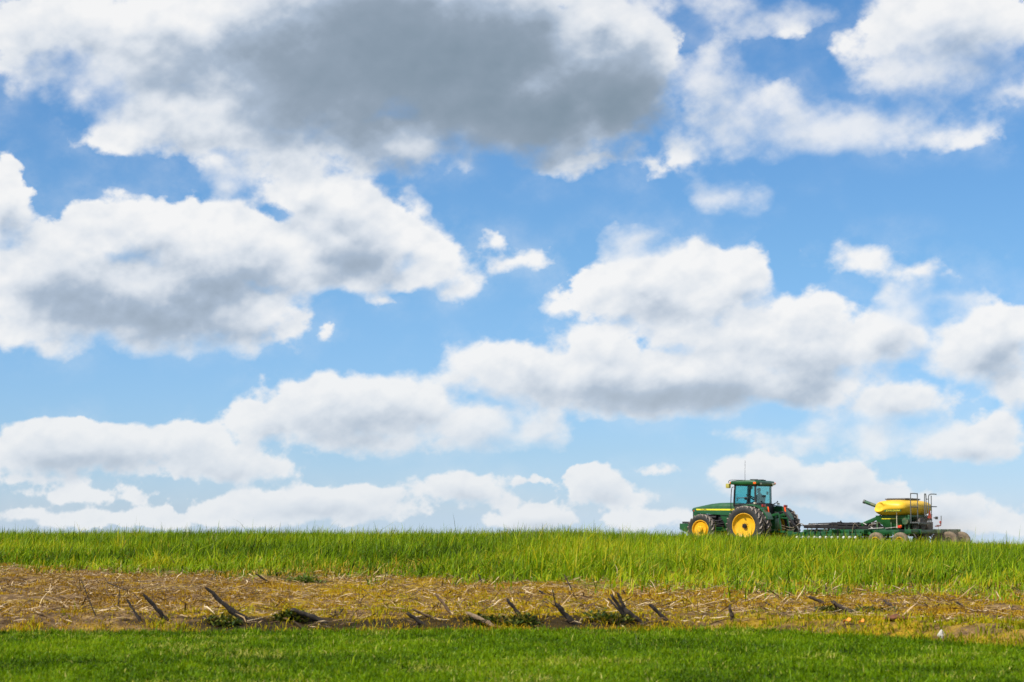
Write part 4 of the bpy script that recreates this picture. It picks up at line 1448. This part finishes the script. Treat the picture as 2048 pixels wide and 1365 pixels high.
    m.bar((3.7, -1.15, .86), (6.1, 1.10, .74), .12, .14, .015)
    for x in (2.4, 3.0, 4.3, 4.9, 5.5):
        m.bar((x, -1.5, .82), (x, 1.5, .82), .10, .12, .015)
    m.bar((2.0, -.5, .92), (6.0, .55, .86), .14, .26, .02)
    frame = m.build("main_frame", G_PAINT, S)
    # rear carrier for the caster wheels on the far side
    m = MB()
    m.prism([(-.52, 1.0), (-.60, .62), (-.95, .30), (-1.02, .30), (-.98, 1.0)], -2.62, -2.50)
    m.prism([(-.52, 1.0), (-.60, .62), (-.95, .30), (-1.02, .30), (-.98, 1.0)], -1.30, -1.22)
    m.bar((-.70, -2.6, .90), (-.70, -.6, .90), .42, .20, .02)
    m.bar((-.75, -1.9, .70), (-1.05, -2.35, .38), .10, .10, .015)
    m.build("rear_carrier", G_DUSTY, S)
    MB().box((-.84, -1.75, .62), (.03, .72, .14), Matrix.Rotation(.35, 3, 'X'), .01).build("wheel_scraper", WHITE, S)
    # wing gangs folded alongside, with their disc openers
    for y0, lab in ((1.55, 0), (-1.55, 1)):
        m = MB()
        m.bar((2.2, y0, .72), (5.95, y0 * .86, .70), .14, .16, .02)
        m.bar((2.3, y0 - .25, .55), (5.9, y0 * .86 - .25, .52), .10, .12, .015)
        for x in (2.5, 3.6, 4.7, 5.7):
            m.bar((x, y0, .72), (x - .3, y0 * .9, .42), .07, .09, .01)
        g = m.build("opener_beam", G_PAINT, S)
        for k in range(11):
            x = 2.40 + k * .335
            y = y0 + .10 - (x - 2.2) * .06 * (1 if y0 > 0 else -1)
            d = MB()
            d.lathe([(0, .018), (.05, .018), (.225, .006), (.23, 0), (.225, -.006), (.05, -.018), (0, -.018)], (x, y, .26), 'Y', 22)
            d.bar((x, y - .05, .27), (x + .26, y - .05, .62), .05, .07, .01, mi=1)
            d.lathe([(0, .05), (.055, .045), (.065, .01), (.065, -.02), (0, -.02)], (x + .10, y + .06, .60), 'Y', 14, mi=2)
            d.tube([(x + .12, y + .02, .60), (x + .12, y + .0, .95)], .018, 6, mi=1)
            d.build("disc_opener", [STEEL, BLACK, WHITE], g)
    # black fold cylinders and tool arms that lie on top
    m = MB()
    rng = random.Random(8)
    for (y, z, x0, x1, r) in ((1.12, 1.10, 2.0, 5.7, .060), (.66, 1.17, 2.2, 5.6, .045), (.15, 1.10, 2.1, 5.5, .05), (-.40, 1.16, 2.1, 5.6, .045), (-.95, 1.10, 2.0, 5.5, .06)):
        m.bar((x0, y, z - .04), (x1, y * .85 + .10, z + .03), r * 1.7, r * 2.6, .012)
        m.tube([(x0 + .5, y, z + .11), (x1 - 1.2, y * .9, z + .15)], r * .7, 10)
        m.tube([(x1 - 1.3, y * .9, z + .15), (x1 + .1, y * .85, z + .10)], r * .4, 8)
        for k in range(7):
            x = x0 + (x1 - x0) * (k + rng.uniform(.1, .9)) / 7
            m.box((x, y * (1 - .03 * k), z + rng.uniform(-.02, .12)), (rng.uniform(.05, .20), .12, rng.uniform(.10, .20)), Matrix.Rotation(rng.uniform(-.4, .4), 3, 'Y'), .015)
    for (x, y) in ((2.9, .95), (3.35, .8), (3.1, .2)):
        m.box((x, y, 1.27), (.40, .22, .10), Matrix.Rotation(rng.uniform(-.15, .15), 3, 'Y'), .03)
    m.box((3.75, .9, 1.27), (.14, .18, .20), bev=.03)
    m.tube([(3.76, .9, 1.3), (3.72, .9, 1.42)], .03, 8)
    m.build("fold_arms", BLACK, S)
    m = MB()
    m.tube([(4.3, 1.05, 1.25), (5.75, 1.02, 1.21)], .016, 8)
    m.tube([(2.3, .3, 1.26), (3.0, .4, 1.28)], .018, 8)
    m.tube([(1.9, 1.05, 1.05), (2.4, 1.1, 1.30)], .03, 8)
    m.tube([(1.2, 1.26, 1.06), (2.0, 1.26, 1.02)], .025, 8)
    m.tube([(.2, 1.30, 1.12), (1.1, 1.28, 1.04)], .02, 8)
    m.tube([(5.9, 1.2, .90), (6.0, 1.2, 1.15)], .03, 8)
    m.build("cylinder_rods", STEEL, S)
    m = MB()
    rng = random.Random(3)
    for k in range(16):
        x0 = 1.9 + k * .24; y0 = 1.2 - rng.uniform(0, .9)
        h = rng.uniform(-.05, .28)
        m.hose([(x0, y0, 1.12), (x0 + .15, y0 + .12, 1.12 + h * .6), (x0 + .35, y0 + .1, .85 - h), (x0 + .5, y0 + .22, .60), (x0 + .62, y0 + .15, .78)], .020)
    for k in range(5):
        m.hose([(1.5, .8 - .3 * k, 1.15), (2.0, .9 - .3 * k, 1.36), (2.7, .9 - .3 * k, 1.22), (3.3, .8 - .25 * k, 1.33)], .018)
    m.hose([(5.6, .95, 1.10), (5.95, 1.0, 1.28), (6.3, 1.2, 1.08), (6.75, 1.5, 1.2)], .022)
    m.hose([(5.6, .8, 1.10), (6.0, .95, 1.18), (6.35, 1.2, .95), (6.8, 1.45, 1.1)], .022)
    m.build("hoses", HOSE, S)
    m = MB()
    m.bar((1.62, 1.25, .86), (1.95, 1.45, .25), .07, .10, .012)
    m.bar((5.95, 1.35, .72), (5.55, 1.5, .22), .07, .10, .012)
    m.bar((3.7, 1.5, .80), (3.5, 1.62, .30), .07, .10, .012)
    m.build("gang_brace", G_PAINT, S)
    # conveyor tube at the front of the tank and the tow brace under it
    m = MB()
    m.tube([(1.30, .75, 1.94), (2.35, .95, 2.33)], .085, 14)
    m.tube([(2.35, .95, 2.33), (2.43, .965, 2.36)], .10, 14, mi=1)
    m.build("loading_tube", [G_DUSTY, GREY], S)
    m = MB()
    m.bar((1.45, 1.02, 1.62), (2.65, 1.02, 1.16), .14, .16, .02)
    m.bar((2.3, 1.02, 1.30), (3.3, 1.0, 1.00), .10, .12, .02)
    m.build("tow_brace", G_PAINT, S)
    # ground wheels
    gw = wheel("gauge_wheel", S, .42, .20, .26, 0, .06, [DIRT_TYRE, DIRT_TYRE], Y_PAINT, BLACK_DUST, (1.16, 2.12, .42), hub=(.07, .07))
    copy_part(gw, S, (-.12, 2.12, .42))
    copy_part(gw, S, (-.20, .15, .42))
    copy_part(gw, S, (-.62, -1.05, .42), .35)
    cw = wheel("caster_wheel", S, .44, .20, .30, 0, .06, [DIRT_TYRE, DIRT_TYRE], DIRT_TYRE, BLACK_DUST, (-1.10, -1.05, .44), hub=(.07, .07))
    cw.rotation_euler = (0, 0, .25)
    copy_part(cw, S, (-1.02, -2.60, .44), .25)
    m = MB()
    for x in (1.16, -.12):
        m.bar((x + .55, 1.86, .84), (x, 1.92, .42), .09, .12, .015)
        m.lathe([(0, -.15), (.05, -.15), (.05, .15), (0, .15)], (x, 2.0, .42), 'Y', 12)
    m.build("wheel_arm", G_PAINT, S)
    # rear platform, ladder and rails
    m = MB()
    m.box((-.42, .55, 1.30), (.50, 1.30, .04), bev=.01)
    m.bar((-.62, .05, 1.26), (-.62, 1.2, 1.26), .05, .06, .01)
    m.build("platform", GREY, S)
    r = .024
    m = MB()
    x = -.24
    m.hose([(x, 1.22, 1.30), (x, 1.22, 2.58), (x, 1.14, 2.70), (x, .58, 2.70), (x, .50, 2.58), (x, .50, 1.30)], r, 8, 5)
    m.tube([(x, 1.22, 2.06), (x, .50, 2.06)], r * .9, 8)
    m.build("guard_rail", GREY, S)
    m = MB()
    m.hose([(x, -.26, 1.30), (x, -.26, 2.58), (x, -.34, 2.68), (x, -.42, 2.58), (x, -.42, 1.30)], r, 8, 5)
    m.hose([(x, -.42, 2.52), (x, -.55, 2.44), (x, -.68, 2.52)], .012, 6, 5)
    m.hose([(x, -.68, 1.30), (x, -.68, 2.46), (x, -.76, 2.66), (x, -1.0, 2.71), (x, -1.55, 2.71)], r, 8, 5)
    m.tube([(x, -.98, 1.30), (x, -.98, 2.64)], r, 8)
    m.tube([(x, -.80, 2.10), (x, -1.55, 2.10)], r, 8)
    for z in (1.2, 1.45, 1.7):
        m.tube([(x - .03, -.68, z), (x - .03, -.98, z)], r * .8, 8)
    m.build("ladder", GREY, S)
    # slow vehicle triangle, lights, marker
    m = MB()
    y0, z0 = -.62, 1.67
    m.prism([(y0 - .21, z0 - .12), (y0 - .17, z0 - .16), (y0 + .17, z0 - .16), (y0 + .21, z0 - .12), (y0 + .025, z0 + .25), (y0 - .025, z0 + .25)], -.325, -.315, 'YZ')
    tri = m.build("warning_triangle", RED, S)
    m = MB()
    m.prism([(y0 - .165, z0 - .12), (y0 + .165, z0 - .12), (y0, z0 + .24)], -.331, -.326, 'YZ')
    m.build("triangle_centre", SMV, tri)
    m = MB()
    m.box((-.33, -.66, 1.34), (.03, .24, .18), bev=.01)
    m.box((-.33, -.46, 1.26), (.03, .14, .16), bev=.01)
    m.build("plate", WHITE, S)
    m = MB()
    m.bar((-.30, -1.10, 1.55), (-.30, -1.42, 1.55), .04, .05, .008)
    m.box((-.30, -1.40, 1.55), (.10, .16, .14), bev=.02)
    m.build("hose_bracket", GREY, S)
    m = MB()
    m.bar((-.30, -1.23, 1.14), (-.30, -1.83, 1.18), .04, .05, .008)
    m.bar((-.30, -1.83, 1.18), (-.30, -1.88, 1.36), .04, .05, .008)
    m.box((-.31, -1.80, 1.34), (.05, .16, .12), bev=.015)
    m.box((-.31, -1.50, 1.16), (.05, .20, .09), bev=.015)
    mk = m.build("marker_bracket", RED, S)
    MB().tube([(-.30, -1.89, 1.34), (-.30, -1.91, 1.66)], .022, 8).build("marker_post", GREY, mk)
    MB().box((.20, 1.42, 1.16), (.10, .05, .07), bev=.02).build("amber_light", ORANGE, S)
    MB().box((.28, 1.38, 1.12), (.20, .04, .12), bev=.02).build("red_light", RED, S)
    MB().tube([(.42, 1.38, 1.05), (.42, 1.40, 1.30), (.42, 1.40, 1.82)], [.03, .02, .016], 8).build("depth_gauge_post", LAMP, S)
    return S


def build_dust():
    """Brown dust raised by the implement, a soft low cloud round its rear wheels."""
    m = bpy.data.materials.new("dust_in_air"); m.use_nodes = True
    t = NT(m.node_tree); t.n.clear()
    out = t.n.new('ShaderNodeOutputMaterial'); pv = t.n.new('ShaderNodeVolumePrincipled')
    t.l.new(pv.outputs[0], out.inputs['Volume'])
    pv.inputs['Color'].default_value = (.62, .50, .36, 1)
    tc = t.n.new('ShaderNodeTexCoord').outputs['Object']
    r = t.vec('LENGTH', t.vec('MULTIPLY', tc, (1 / 3.3, 1 / 2.4, 1 / 1.15)))
    n = t.noise(tc, .9, 4, .6)
    den = t.math('MULTIPLY', t.maprange(r, .25, 1.0, 1, 0, 'SMOOTHSTEP'), t.maprange(n, .35, .7, .15, 1))
    t.put(pv.inputs['Density'], t.math('MULTIPLY', den, .15))
    b = MB()
    b.lathe([(0, -1.15), (1.2, -1.07), (2.0, -.88), (2.6, -.62), (3.0, 0), (2.6, .62), (2.0, .88), (1.2, 1.07), (0, 1.15)], axis='Z', n=24)
    for v in b.V:
        v.x *= 1.1; v.y *= .8
    o = b.build("dust_cloud", m)
    o.location = SD_LOC + Matrix.Rotation(SD_ROT, 3, 'Z') @ Vector((-1.1, -.6, .85))
    o.rotation_euler = (0, 0, SD_ROT)
    tag(o, "thin brown dust hanging round the rear wheels of the seeder", "dust", kind="stuff")


build_tractor()
build_driver()
build_seeder()
build_dust()
